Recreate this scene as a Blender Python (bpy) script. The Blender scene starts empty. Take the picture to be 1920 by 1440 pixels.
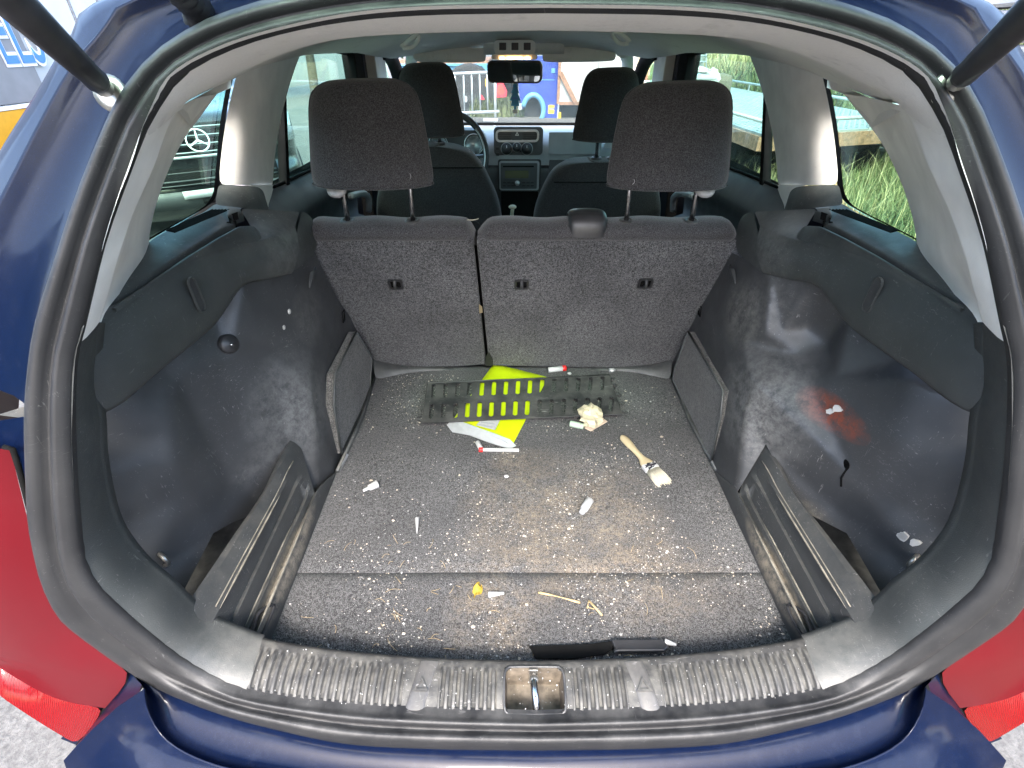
import bpy, math, random
from mathutils import Vector, Matrix, noise as mnoise
from mathutils.geometry import tessellate_polygon
random.seed(7)
scene = bpy.context.scene
COL = scene.collection
# ------------------------------------------------------------------ camera, sky, sun, exposure
F_PX, CX, CZ = 930.0, -0.035, 0.906
TH = math.atan(645 / F_PX)
cam_d = bpy.data.cameras.new('camera'); cam = bpy.data.objects.new('camera', cam_d); COL.objects.link(cam)
cam_d.sensor_width = 36; cam_d.lens = F_PX / 1920 * 36; cam_d.clip_start = 0.02; cam_d.clip_end = 400
cam.location = (CX, 0, CZ); cam.rotation_euler = (math.pi / 2 - TH, 0, 0)
scene.camera = cam
SUN_EL, SUN_AZ = math.radians(50), math.radians(182)      # azimuth clockwise from +Y: behind the camera, a little left
w = bpy.data.worlds.new('World'); scene.world = w; w.use_nodes = True
wn = w.node_tree.nodes; wl = w.node_tree.links
sky = wn.new('ShaderNodeTexSky'); sky.sky_type = 'NISHITA'; sky.sun_disc = False
sky.sun_elevation = SUN_EL; sky.sun_rotation = SUN_AZ
sky.air_density = 1.0; sky.dust_density = 3.0; sky.ozone_density = 1.0
wl.new(sky.outputs[0], wn['Background'].inputs[0]); wn['Background'].inputs[1].default_value = 0.15
sun_d = bpy.data.lights.new('sun', 'SUN'); sun_d.energy = 0.7; sun_d.angle = math.radians(10); sun_d.color = (1, .965, .92)
sun = bpy.data.objects.new('sun', sun_d); COL.objects.link(sun)
sd = Vector((math.sin(SUN_AZ) * math.cos(SUN_EL), math.cos(SUN_AZ) * math.cos(SUN_EL), math.sin(SUN_EL)))
sun.rotation_euler = sd.to_track_quat('Z', 'Y').to_euler()
vs = scene.view_settings; vs.view_transform = 'Standard'; vs.look = 'None'; vs.gamma = 1; vs.use_curve_mapping = False
vs.exposure = 3.1
scene.cycles.max_bounces = 10; scene.cycles.transparent_max_bounces = 24; scene.cycles.diffuse_bounces = 6
GZ = -0.56                                                # ground level under the car (boot floor is z = 0)

# ------------------------------------------------------------------ geometry helpers
def ray(px, py):
    a = (px - 960) / F_PX; b = (py - 720) / F_PX; c, s = math.cos(TH), math.sin(TH)
    return (a, c - b * s, -s - b * c)
def P(px, py, x=None, y=None, z=None):
    """a point measured in the photograph, taken to its real place on the plane x=, y= or z="""
    d = ray(px, py)
    t = (x - CX) / d[0] if x is not None else (y / d[1] if y is not None else (z - CZ) / d[2])
    return Vector((CX + t * d[0], t * d[1], CZ + t * d[2]))
def S(px, py, f):
    d = ray(px, py); lo, hi = .05, 3.
    g = lambda t: t * d[1] - f(CX + t * d[0], CZ + t * d[2])
    for _ in range(60):
        m = (lo + hi) / 2
        if g(m) < 0: lo = m
        else: hi = m
    return Vector((CX + lo * d[0], lo * d[1], CZ + lo * d[2]))
def interp(tab, v):
    if v <= tab[0][0]: return tab[0][1]
    for (a, fa), (b, fb) in zip(tab, tab[1:]):
        if v <= b: return fa + (fb - fa) * (v - a) / (b - a)
    return tab[-1][1]
def crom(pts, n, closed=False):
    pts = [Vector(p) for p in pts]; out = []
    segs = len(pts) if closed else len(pts) - 1
    L = [0]
    for i in range(segs): L.append(L[-1] + (pts[(i + 1) % len(pts)] - pts[i]).length)
    tot = L[-1] or 1
    for k in range(n):
        s = tot * k / (n if closed else n - 1); i = 0
        while i < segs - 1 and L[i + 1] < s: i += 1
        t = (s - L[i]) / max(L[i + 1] - L[i], 1e-9)
        g = lambda j: pts[j % len(pts)] if closed else pts[max(0, min(len(pts) - 1, j))]
        p0, p1, p2, p3 = g(i - 1), g(i), g(i + 1), g(i + 2)
        out.append(.5 * ((2 * p1) + (p2 - p0) * t + (2 * p0 - 5 * p1 + 4 * p2 - p3) * t * t + (3 * p1 - p0 - 3 * p2 + p3) * t ** 3))
    return out
def lin(pts, n):
    pts = [Vector(p) for p in pts]; L = [0]
    for a, b in zip(pts, pts[1:]): L.append(L[-1] + (b - a).length)
    out = []
    for k in range(n):
        s = L[-1] * k / (n - 1); i = 0
        while i < len(pts) - 2 and L[i + 1] < s: i += 1
        out.append(pts[i].lerp(pts[i + 1], (s - L[i]) / max(L[i + 1] - L[i], 1e-9)))
    return out
mir = lambda v: Vector((-v[0], v[1], v[2]))

def link(o, parent=None):
    COL.objects.link(o)
    if parent is not None: o.parent = parent
    return o
def tag(o, label, cat, group=None):
    o['label'] = label; o['category'] = cat
    if group: o['group'] = group
    return o
def thing(name, label, cat, loc=(0, 0, 0), rot=(0, 0, 0), group=None):
    o = bpy.data.objects.new(name, None); o.empty_display_size = .05; link(o)
    o.location = loc; o.rotation_euler = rot
    return tag(o, label, cat, group)
def mesh(name, v, f, mat, parent=None, smooth=True, sub=0, thick=0, bev=0, seg=2, off=-1, crease=None):
    me = bpy.data.meshes.new(name); me.from_pydata([tuple(p) for p in v], [], f); me.update()
    if mat: me.materials.append(mat)
    if smooth: me.polygons.foreach_set('use_smooth', [True] * len(me.polygons))
    o = link(bpy.data.objects.new(name, me), parent)
    if thick: m = o.modifiers.new('s', 'SOLIDIFY'); m.thickness = thick; m.offset = off
    if bev: m = o.modifiers.new('b', 'BEVEL'); m.width = bev; m.segments = seg; m.limit_method = 'ANGLE'; m.angle_limit = math.radians(35); m.harden_normals = False
    if sub: m = o.modifiers.new('u', 'SUBSURF'); m.levels = sub; m.render_levels = sub
    return o
def grid(name, rows, mat, parent=None, cu=False, cv=False, skip=None, flip=False, **k):
    n, m = len(rows), len(rows[0]); v = [p for r in rows for p in r]; f = []
    for i in range(n if cu else n - 1):
        for j in range(m if cv else m - 1):
            if skip and skip(i, j): continue
            a, b, c, d = i * m + j, i * m + (j + 1) % m, ((i + 1) % n) * m + (j + 1) % m, ((i + 1) % n) * m + j
            f.append((a, d, c, b) if flip else (a, b, c, d))
    return mesh(name, v, f, mat, parent, **k)
class MB:
    def __init__(s): s.v = []; s.f = []
    def add(s, v, f):
        n = len(s.v); s.v += [Vector(p) for p in v]; s.f += [tuple(i + n for i in q) for q in f]; return s
    def box(s, c, d, M=None):
        c = Vector(c); v = []
        for x in (-.5, .5):
            for y in (-.5, .5):
                for z in (-.5, .5):
                    p = Vector((x * d[0], y * d[1], z * d[2]))
                    v.append(c + (M @ p if M else p))
        return s.add(v, [(0, 1, 3, 2), (4, 6, 7, 5), (0, 4, 5, 1), (2, 3, 7, 6), (0, 2, 6, 4), (1, 5, 7, 3)])
    def bar(s, a, b, wd, h=None, up=(0, 0, 1)):
        a, b = Vector(a), Vector(b); d = (b - a); L = d.length; d.normalize()
        u = Vector(up); x = d.cross(u)
        if x.length < 1e-4: x = d.cross(Vector((1, 0, 0)))
        x.normalize(); u = x.cross(d)
        M = Matrix((x, d, u)).transposed()
        return s.box((a + b) / 2, (wd, L, h or wd), M)
    def tube(s, pts, r, n=8, cap=True):
        pts = [Vector(p) for p in pts]; R = r if hasattr(r, '__len__') else [r] * len(pts)
        rings = []; u = None
        for i, p in enumerate(pts):
            d = (pts[min(i + 1, len(pts) - 1)] - pts[max(i - 1, 0)]).normalized()
            if u is None:
                u = d.cross(Vector((0, 0, 1)))
                if u.length < .1: u = d.cross(Vector((1, 0, 0)))
            else: u = u - d * u.dot(d)
            u.normalize(); w_ = d.cross(u)
            rings.append([p + (u * math.cos(q) + w_ * math.sin(q)) * R[i] for q in [2 * math.pi * k / n for k in range(n)]])
        f = [(i * n + k, i * n + (k + 1) % n, (i + 1) * n + (k + 1) % n, (i + 1) * n + k) for i in range(len(pts) - 1) for k in range(n)]
        if cap: f += [tuple(range(n))[::-1], tuple((len(pts) - 1) * n + k for k in range(n))]
        return s.add([p for r_ in rings for p in r_], f)
    def plate(s, loops, o, ax, ay, t):
        """flat plate with holes: outline loops in 2D, front at o, thickness t along ax x ay"""
        o, ax, ay = Vector(o), Vector(ax), Vector(ay); nz = ax.cross(ay).normalized()
        fl = [p for l in loops for p in l]
        tri = tessellate_polygon([[Vector((p[0], p[1], 0)) for p in l] for l in loops])
        front = [o + ax * p[0] + ay * p[1] for p in fl]; n = len(fl)
        back = [p - nz * t for p in front]; f = []
        for a, b, c in tri:
            A, B, C_ = fl[a], fl[b], fl[c]
            cr = (B[0] - A[0]) * (C_[1] - A[1]) - (B[1] - A[1]) * (C_[0] - A[0])
            q = (a, b, c) if cr > 0 else (a, c, b)
            f += [q, tuple(i + n for i in q[::-1])]
        k = 0
        for li, l in enumerate(loops):
            m = len(l)
            ar = sum(l[i][0] * l[(i + 1) % m][1] - l[(i + 1) % m][0] * l[i][1] for i in range(m))
            fw = (ar > 0) == (li == 0)
            for i in range(m):
                a, b = k + i, k + (i + 1) % m
                f.append((a, a + n, b + n, b) if fw else (b, b + n, a + n, a))
            k += m
        return s.add(front + back, f)
    def ball(s, c, r, n=8, m=6, sq=(1, 1, 1)):
        c = Vector(c); v = []; f = []
        for i in range(m + 1):
            t = math.pi * i / m
            for k in range(n):
                q = 2 * math.pi * k / n
                v.append(c + Vector((r * sq[0] * math.sin(t) * math.cos(q), r * sq[1] * math.sin(t) * math.sin(q), r * sq[2] * math.cos(t))))
        for i in range(m):
            for k in range(n): f.append((i * n + k, (i + 1) * n + k, (i + 1) * n + (k + 1) % n, i * n + (k + 1) % n))
        return s.add(v, f)
    def lathe(s, prof, o, ax, n=20):
        """prof: (radius, height) pairs turned about axis ax at o"""
        o = Vector(o); ax = Vector(ax).normalized(); u = ax.orthogonal().normalized(); w_ = ax.cross(u)
        v = [o + ax * h + (u * math.cos(2 * math.pi * k / n) + w_ * math.sin(2 * math.pi * k / n)) * r for r, h in prof for k in range(n)]
        f = [(i * n + k, i * n + (k + 1) % n, (i + 1) * n + (k + 1) % n, (i + 1) * n + k) for i in range(len(prof) - 1) for k in range(n)]
        if prof[-1][0] > 1e-5: f.append(tuple((len(prof) - 1) * n + k for k in range(n)))
        if prof[0][0] > 1e-5: f.append(tuple(range(n))[::-1])
        return s.add(v, f)
    def build(s, name, mat, parent=None, **k):
        return mesh(name, s.v, s.f, mat, parent, **k)
def rrect(w_, h, r, n=5, c=(0, 0)):
    out = []
    for cx, cy, a0 in ((w_ / 2 - r, h / 2 - r, 0), (-w_ / 2 + r, h / 2 - r, 90), (-w_ / 2 + r, -h / 2 + r, 180), (w_ / 2 - r, -h / 2 + r, 270)):
        for i in range(n + 1):
            a = math.radians(a0 + 90 * i / n); out.append((c[0] + cx + r * math.cos(a), c[1] + cy + r * math.sin(a)))
    return out
def text_mesh(body, name, mat, parent, size, o, ax, ay, depth=.001, bold=0., sx=1.):
    cu = bpy.data.curves.new(name, 'FONT'); cu.body = body; cu.size = size; cu.extrude = depth; cu.offset = bold
    cu.align_x = 'CENTER'; cu.align_y = 'CENTER'; cu.resolution_u = 4
    t = bpy.data.objects.new(name, cu); COL.objects.link(t); bpy.context.view_layer.update()
    me = bpy.data.meshes.new_from_object(t.evaluated_get(bpy.context.evaluated_depsgraph_get()))
    bpy.data.objects.remove(t); me.name = name
    ax, ay = Vector(ax).normalized(), Vector(ay).normalized(); az = ax.cross(ay)
    for vv in me.vertices: vv.co = Vector(o) + ax * vv.co.x * sx + ay * vv.co.y + az * vv.co.z
    me.materials.clear(); me.materials.append(mat)
    return link(bpy.data.objects.new(name, me), parent)

# ------------------------------------------------------------------ materials
class NT:
    def __init__(s, name):
        s.m = bpy.data.materials.new(name); s.m.use_nodes = True; s.t = s.m.node_tree
        s.b = s.t.nodes['Principled BSDF']; s.out = s.t.nodes['Material Output']
        s.co = s.n('ShaderNodeTexCoord').outputs['Object']
    def n(s, ty, **k):
        x = s.t.nodes.new(ty)
        for a, b in k.items(): setattr(x, a, b)
        return x
    def put(s, sock, v):
        if isinstance(v, bpy.types.NodeSocket): s.t.links.new(v, sock)
        elif isinstance(v, (tuple, list)) and len(v) == 3 and sock.type == 'RGBA': sock.default_value = (*v, 1)
        else: sock.default_value = v
    def scale(s, v):
        m = s.n('ShaderNodeMapping'); m.inputs['Scale'].default_value = v; s.put(m.inputs['Vector'], s.co); return m.outputs[0]
    def noise(s, sc, det=3, rough=.55, vec=None, dist=0):
        x = s.n('ShaderNodeTexNoise'); s.put(x.inputs['Vector'], vec if vec is not None else s.co)
        x.inputs['Scale'].default_value = sc; x.inputs['Detail'].default_value = det; x.inputs['Roughness'].default_value = rough; x.inputs['Distortion'].default_value = dist
        return x.outputs['Fac']
    def voro(s, sc, feat='F1', out='Distance', vec=None):
        x = s.n('ShaderNodeTexVoronoi', feature=feat); s.put(x.inputs['Vector'], vec if vec is not None else s.co); x.inputs['Scale'].default_value = sc
        return x.outputs[out]
    def ramp(s, f, *st):
        x = s.n('ShaderNodeValToRGB'); e = x.color_ramp.elements
        while len(e) < len(st): e.new(.5)
        for i, (p, c) in enumerate(st):
            e[i].position = p; e[i].color = (*c, 1) if isinstance(c, tuple) else (c, c, c, 1)
        s.put(x.inputs[0], f); return x.outputs[0]
    def mix(s, f, a, b):
        x = s.n('ShaderNodeMix', data_type='RGBA'); s.put(x.inputs[0], f); s.put(x.inputs[6], a); s.put(x.inputs[7], b); return x.outputs[2]
    def math(s, op, a, b=0.):
        x = s.n('ShaderNodeMath', operation=op); s.put(x.inputs[0], a); s.put(x.inputs[1], b); x.use_clamp = False; return x.outputs[0]
    def spot(s, c, r, pw=1.):
        """soft mask for stains, dust and painted sheen: 1 at c fading to 0 at distance r (an (rx, ry, rz) tuple)"""
        m = s.n('ShaderNodeMapping', vector_type='POINT')
        m.inputs['Location'].default_value = tuple(-a / b for a, b in zip(c, r)); m.inputs['Scale'].default_value = tuple(1 / b for b in r)
        s.put(m.inputs['Vector'], s.co)
        g = s.n('ShaderNodeTexGradient', gradient_type='SPHERICAL'); s.put(g.inputs[0], m.outputs[0]); return s.math('POWER', g.outputs['Fac'], pw)
    def bump(s, h, st=.3, d=.001, prev=None):
        x = s.n('ShaderNodeBump'); x.inputs['Strength'].default_value = st; x.inputs['Distance'].default_value = d; s.put(x.inputs['Height'], h)
        if prev is not None: s.put(x.inputs['Normal'], prev)
        s.put(s.b.inputs['Normal'], x.outputs[0]); return x.outputs[0]
    def upz(s):
        g = s.n('ShaderNodeNewGeometry'); x = s.n('ShaderNodeSeparateXYZ'); s.put(x.inputs[0], g.outputs['Normal']); return x.outputs[2]
    def set(s, **k):
        for a, v in k.items(): s.put(s.b.inputs[a.replace('_', ' ')], v)
        return s.m
def simple(name, col, rough=.5, metal=0., coat=0., var=.25, sc=30, spec=.5, bsc=0, bst=.2):
    t = NT(name)
    c = t.mix(t.ramp(t.noise(sc, 4), (.3, 0.), (.7, 1.)), tuple(x * (1 - var) for x in col), tuple(x * (1 + var) for x in col))
    if bsc: t.bump(t.noise(bsc, 3), bst, .002)
    return t.set(Base_Color=c, Roughness=rough, Metallic=metal, Coat_Weight=coat, Specular_IOR_Level=spec)
def plastic(name, col, dust=.3, rough=.5, scratch=.5, dcol=(.30, .28, .25), spots=(), grain=.25, dsc=9):
    t = NT(name)
    c = t.mix(t.noise(14, 4), tuple(x * .8 for x in col), tuple(x * 1.25 for x in col))
    # hazy dust film
    d = t.math('MULTIPLY', t.ramp(t.noise(dsc, 6, .65), (.40, 0.), (.74, 1.)), dust)
    up = t.ramp(t.upz(), (.25, .12), (.9, 1.)); d = t.math('MULTIPLY', d, up)
    c = t.mix(d, c, dcol)
    sp = t.math('MULTIPLY', t.ramp(t.voro(190), (.02, 1.), (.09, 0.)), t.ramp(t.noise(23, 2), (.52, 0.), (.62, .8)))
    c = t.mix(t.math('MULTIPLY', sp, min(1, dust * 2)), c, (.5, .48, .45))
    # fine scratches: stretched noise in three directions
    if scratch:
        for k, (sv, th) in enumerate((((24, 120, 500), .66), ((300, 45, 220), .672), ((180, 300, 24), .68))):
            s_ = t.math('MULTIPLY', t.ramp(t.noise(1, 2, .5, t.scale(sv), 1.5), (th, 0.), (th + .03, 1.)), t.ramp(t.noise(7 + 3 * k, 5, .7), (.5, 0.), (.68, scratch * .8)))
            c = t.mix(s_, c, (.33, .32, .31))
    for cc, ce, r, pw, amt in spots:
        c = t.mix(t.math('MULTIPLY', t.math('MULTIPLY', t.spot(ce, r, pw), t.ramp(t.noise(42, 6, .8), (.38, .06), (.60, 1.))), amt), c, cc)
    if grain: t.bump(t.noise(650, 2), grain, .0006)
    r_ = t.ramp(t.noise(20, 4), (.3, rough - .07), (.7, rough + .09))
    return t.set(Base_Color=c, Roughness=r_, Specular_IOR_Level=.45)
def carpet(name, dark, light, dust=(), sc=420, dirt=(.34, .27, .19), grit=0., hi=.62):
    t = NT(name)
    n1 = t.noise(sc, 2, .7); n2 = t.noise(sc * .33, 3, .7)
    f = t.math('ADD', t.math('MULTIPLY', n1, .65), t.math('MULTIPLY', n2, .35))
    c = t.mix(t.ramp(f, (.425, 0.), (hi - .045, 1.)), dark, light)
    c = t.mix(t.ramp(t.noise(5, 4), (.3, 0.), (.75, .5)), c, tuple(x * .55 for x in dark))
    if grit:
        g = t.math('MULTIPLY', t.ramp(t.noise(sc * 1.1, 1, .5), (.66, 0.), (.70, 1.)), t.ramp(t.noise(6, 4, .6), (.42, 0.), (.6, grit)))
        c = t.mix(g, c, (.62, .60, .56))
    for ce, r, pw, amt in dust:
        m = t.math('MULTIPLY', t.spot(ce, tuple(q * 1.25 for q in r), pw), t.math('MULTIPLY', t.ramp(t.noise(90, 6, .8), (.36, .0), (.62, 1.)), t.ramp(t.noise(14, 5, .7), (.36, .1), (.60, 1.))))
        m = t.math('MULTIPLY', m, t.ramp(n1, (.35, .25), (.6, 1.)))
        c = t.mix(t.math('MULTIPLY', m, amt), c, dirt)
    t.bump(f, .9, .004)
    return t.set(Base_Color=c, Roughness=.95, Specular_IOR_Level=.15, Sheen_Weight=.15)
def glass(name, tint, refl=.9, veil=.02):
    t = NT(name); tr = t.n('ShaderNodeBsdfTransparent'); gl = t.n('ShaderNodeBsdfGlossy'); mx = t.n('ShaderNodeMixShader'); fr = t.n('ShaderNodeLayerWeight')
    fr.inputs[0].default_value = .5; gl.inputs['Roughness'].default_value = .02; gl.inputs['Color'].default_value = (refl, refl, refl, 1)
    sp = t.math('MULTIPLY', t.ramp(t.voro(120), (.05, 1.), (.13, 0.)), t.ramp(t.noise(17, 2), (.5, 0.), (.7, .5)))
    t.put(tr.inputs[0], t.mix(t.ramp(t.noise(9, 5), (.4, 0.), (.8, .25)), tint, tuple(x * .8 for x in tint)))
    t.put(mx.inputs[0], t.math('ADD', t.math('MULTIPLY', t.math('POWER', fr.outputs['Facing'], 4.), .45), .03)); t.put(mx.inputs[1], tr.outputs[0]); t.put(mx.inputs[2], gl.outputs[0])
    df = t.n('ShaderNodeBsdfDiffuse'); df.inputs[0].default_value = (.6, .62, .6, 1)
    m2 = t.n('ShaderNodeMixShader'); t.put(m2.inputs[0], t.math('ADD', t.math('MULTIPLY', sp, .7), veil)); t.put(m2.inputs[1], mx.outputs[0]); t.put(m2.inputs[2], df.outputs[0])
    t.t.links.new(m2.outputs[0], t.out.inputs[0]); return t.m

M = {}
def paint():
    t = NT('blue car paint')
    c = t.mix(t.ramp(t.noise(900, 1), (.45, 0.), (.62, 1.)), (.0008, .0034, .015), (.0013, .0055, .024))
    dd = t.math('MULTIPLY', t.ramp(t.noise(34, 8, .8), (.52, 0.), (.8, .14)), t.ramp(t.upz(), (-.1, .1), (.8, 1.)))
    sp = t.math('MULTIPLY', t.ramp(t.voro(150), (.02, 1.), (.08, 0.)), t.ramp(t.noise(19, 2), (.5, 0.), (.6, .6)))
    c = t.mix(t.math('MAXIMUM', dd, sp), c, (.075, .085, .115))
    t.set(Coat_Roughness=t.ramp(t.noise(17, 5), (.35, .03), (.75, .22)))
    return t.set(Base_Color=c, Roughness=.4, Metallic=.0, Coat_Weight=.26, Specular_IOR_Level=.10)
M['paint'] = paint()
M['rubber'] = plastic('rubber seal', (.012, .0124, .0135), .22, .55, .25, (.34, .33, .31), grain=.12, dsc=12)
M['trim'] = plastic('dark grained trim', (.041, .0455, .0455), .32, .47, .6, spots=(((.20, .20, .195), (.54, 1.05, .53), (.07, .10, .07), .8, .55), ((.20, .20, .195), (-.54, 1.05, .53), (.07, .10, .07), .8, .55), ((.24, .235, .22), (.50, .42, .11), (.12, .08, .08), .9, .12), ((.24, .235, .22), (-.50, .42, .11), (.12, .08, .08), .9, .12)), grain=.5)  # pale spots at the tower faces paint in their sheen; sill spots are dust
M['pocket'] = plastic('dark scuffed pocket trim', (.040, .0415, .044), .42, .40, .8, (.22, .21, .21), dsc=6, spots=(
    ((.24, .050, .022), (.606, .775, .297), (.075, .09, .036), .6, 1.0),
    ((.25, .245, .24), (.54, .90, .22), (.12, .16, .15), .8, .75), ((.22, .22, .22), (-.55, .92, .2), (.12, .15, .15), .8, .65), ((.24, .23, .21), (.50, 1.06, .38), (.04, .12, .10), .8, .8), ((.22, .21, .20), (-.50, 1.06, .38), (.04, .12, .10), .8, .7),
    ((.30, .27, .22), (.60, .70, .06), (.05, .05, .06), 1., .8), ((.20, .195, .19), (.55, 1.02, .43), (.07, .1, .09), 1., .4),
    ((.16, .155, .15), (-.6, .8, .15), (.06, .1, .05), 1., .6)))
M['divider'] = plastic('dusty divider trim', (.034, .036, .037), .16, .45, .8, (.24, .22, .185), dsc=30, spots=(
    ((.36, .30, .22), (.487, .60, .03), (.02, .14, .03), .7, .8), ((.34, .29, .22), (-.487, .62, .03), (.02, .16, .03), .7, .8)))
M['sill'] = plastic('worn sill plastic', (.042, .0415, .040), .5, .5, .8, (.20, .19, .165), dsc=45)
M['silltab'] = plastic('smooth dark sill tab', (.035, .036, .038), .4, .4, .6)
M['beige'] = plastic('pale grey beige trim', (.82, .80, .755), .12, .55, .25, (.35, .33, .30), grain=.3)
t = NT('headliner fabric'); t.bump(t.noise(500, 3), .35, .001)
M['lining'] = t.set(Base_Color=t.mix(t.math('MULTIPLY', t.ramp(t.noise(16, 6, .7), (.52, 0.), (.75, .5)), t.ramp(t.noise(70, 4), (.4, 0.), (.7, 1.))), t.mix(t.noise(300, 2), (.74, .72, .68), (.82, .80, .76)), (.30, .29, .26)), Roughness=.9, Specular_IOR_Level=.2)
D0 = [((.04, .78, 0), (.17, .19, .1), .8, 1.0), ((.23, .77, 0), (.09, .16, .1), .8, .7), ((-.075, .53, 0), (.08, .09, .1), .8, .9), ((-.03, .96, 0), (.06, .05, .1), .9, .6), ((.25, .60, 0), (.2, .12, .1), 1.2, .5), ((.08, .62, 0), (.3, .12, .1), 1., .45)]
M['floor'] = carpet('boot floor carpet', (.017, .017, .0185), (.135, .135, .136), D0, 470, (.30, .235, .16), .35)
M['seatcarpet'] = carpet('seat back carpet', (.016, .016, .018), (.20, .20, .207), (), 500, hi=.64)
M['sidecarpet'] = carpet('dusty side carpet', (.05, .048, .046), (.20, .19, .175), (), 430)
def fabric(name, a, b, sc=500):
    t = NT(name); n = t.noise(sc, 2, .6); t.bump(n, .6, .0015)
    c = t.mix(t.ramp(n, (.38, 0.), (.64, 1.)), a, b)
    c = t.mix(t.math('MULTIPLY', t.ramp(t.noise(24, 6, .75), (.58, 0.), (.8, .3)), t.ramp(t.upz(), (0., .3), (.8, 1.))), c, (.2, .19, .17))
    return t.set(Base_Color=c, Roughness=.93, Specular_IOR_Level=.2, Sheen_Weight=.25, Sheen_Roughness=.5)
M['fabric'] = fabric('black seat fabric', (.020, .0195, .021), (.082, .080, .084))
M['fabric2'] = fabric('front seat fabric', (.017, .0175, .0175), (.055, .055, .056))
M['ridge'] = simple('dusty ridge and painted edge highlight', (.17, .155, .125), .7, var=.45, sc=40)
M['black'] = simple('black plastic', (.024, .024, .026), .4, var=.3)
M['flock'] = simple('black flock', (.006, .006, .006), .95, spec=.1)
M['dash'] = plastic('grey dash plastic', (.30, .32, .335), .2, .5, .1)
M['dash2'] = plastic('dark dash plastic', (.065, .07, .075), .15, .5, .1)
M['silver'] = simple('satin silver plastic', (.55, .56, .57), .35, .6, var=.06)
M['chrome'] = simple('steel rod', (.62, .62, .62), .18, 1., var=.1)
M['dullmetal'] = simple('dull zinc', (.42, .40, .36), .38, .85, var=.35, sc=60)
M['pocketfloor'] = simple('dirty pocket floor', (.05, .05, .044), .75, var=.6, sc=30, bsc=150)
M['rust'] = simple('rusty steel', (.24, .13, .08), .7, .2, var=.5, sc=25, bsc=120)
M['recess'] = simple('dusty recess metal', (.15, .125, .095), .7, .2, var=.55, sc=45, bsc=200)
M['glassg'] = glass('green tinted glass', (.76, .96, .87)); M['glassw'] = glass('windscreen glass', (.90, .95, .93), .5, .045)
t = NT('red lamp lens'); M['lamp'] = t.set(Base_Color=t.mix(t.math('MULTIPLY', t.ramp(t.noise(40, 5), (.55, 0.), (.8, .25)), 1.), (.075, .001, .004), (.082, .004, .008)), Roughness=.5, Coat_Weight=.14, Specular_IOR_Level=.15, Coat_Roughness=t.ramp(t.noise(20, 4), (.4, .05), (.7, .2)))
t = NT('clear red lens'); wv = t.n('ShaderNodeTexWave'); t.put(wv.inputs[0], t.co); wv.inputs['Scale'].default_value = 90; wv.inputs['Distortion'].default_value = 1.; t.bump(wv.outputs['Fac'], .5, .003)
M['lamp2'] = t.set(Base_Color=(.14, .0, .002), Roughness=.2, Coat_Weight=.3, Specular_IOR_Level=.3, Emission_Color=(1, .0, .0, 1), Emission_Strength=0.)
M['mirror'] = simple('mirror glass', (.72, .76, .74), .02, 1., var=.02)
M['cream'] = simple('cream plastic', (.72, .66, .48), .4, var=.05)
M['white'] = simple('white plastic', (.46, .46, .455), .35, var=.06)
M['red'] = simple('red plastic', (.62, .02, .02), .35, var=.1)
M['vest'] = simple('fluorescent yellow fabric', (.50, .62, .0), .6, var=.06, sc=12, bsc=60, bst=.3)
M['vestgrey'] = simple('grey reflective tape', (.36, .375, .38), .4, .1, var=.1, sc=40)
M['label'] = simple('pale grey paper label', (.40, .395, .40), .7, var=.12, sc=160)
M['plate'] = plastic('dull black mat plastic', (.022, .023, .024), .4, .5, .9, (.26, .25, .23))
M['wood'] = simple('pale birch wood', (.46, .38, .235), .55, var=.12, sc=30)
M['bristle'] = simple('pale bristle', (.50, .46, .36), .8, var=.15, sc=250, bsc=400, bst=.6)
M['ink'] = simple('black ink', (.012, .012, .02), .6)
M['tissue'] = simple('crumpled cream paper', (.50, .44, .31), .8, var=.15, sc=40)
M['card'] = simple('pinkish torn card', (.52, .40, .32), .8, var=.3, sc=60)
M['mint'] = simple('pale mint tube', (.38, .48, .38), .4, var=.08)
t = NT('milky plastic'); M['milky'] = t.set(Base_Color=(.50, .505, .505), Roughness=.25, Transmission_Weight=.25, Coat_Weight=.3)
M['leaf'] = simple('dry yellow leaf', (.40, .27, .03), .7, var=.3, sc=90)
M['straw'] = simple('dry straw', (.38, .28, .14), .75, var=.2, sc=90)
M['grit'] = simple('white grit', (.36, .357, .345), .85, var=.25, sc=40)
M['gritd'] = simple('tan grit', (.46, .40, .32), .9, var=.3, sc=40)
M['paintw'] = simple('white paint splash', (.50, .485, .46), .5, var=.08)
# outdoor
t = NT('pale tarmac'); n = t.noise(60, 6, .75); t.bump(n, .6, .01)
M['ground'] = t.set(Base_Color=t.mix(t.ramp(t.noise(1.2, 5), (.3, 0.), (.7, .5)), t.mix(t.ramp(n, (.35, 0.), (.65, 1.)), (.07, .068, .065), (.17, .165, .155)), (.11, .107, .10)), Roughness=.95)
M['soil'] = simple('earth', (.10, .085, .055), .95, var=.4, sc=5, bsc=30)
def leafmat(name, a, b, sc=6.):
    t = NT(name); oi = t.n('ShaderNodeObjectInfo')
    return t.set(Base_Color=t.mix(t.ramp(t.math('ADD', t.math('MULTIPLY', t.noise(sc, 3), .5), t.math('MULTIPLY', t.noise(38, 1), .5)), (.38, 0.), (.62, 1.)), a, b), Roughness=.6, Transmission_Weight=0., Subsurface_Weight=0.)
M['grass'] = leafmat('long grass', (.018, .048, .010), (.15, .16, .055), 1.6)
M['drygrass'] = leafmat('dry grass', (.30, .25, .11), (.42, .36, .19), 3)
M['foliage'] = leafmat('tree foliage', (.020, .045, .018), (.06, .10, .03), 4)
M['bark'] = simple('bark', (.08, .065, .05), .95, var=.4, sc=8, bsc=40)
M['vanblack'] = simple('black van paint', (.010, .011, .012), .3, .2, 1., var=.2)
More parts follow.
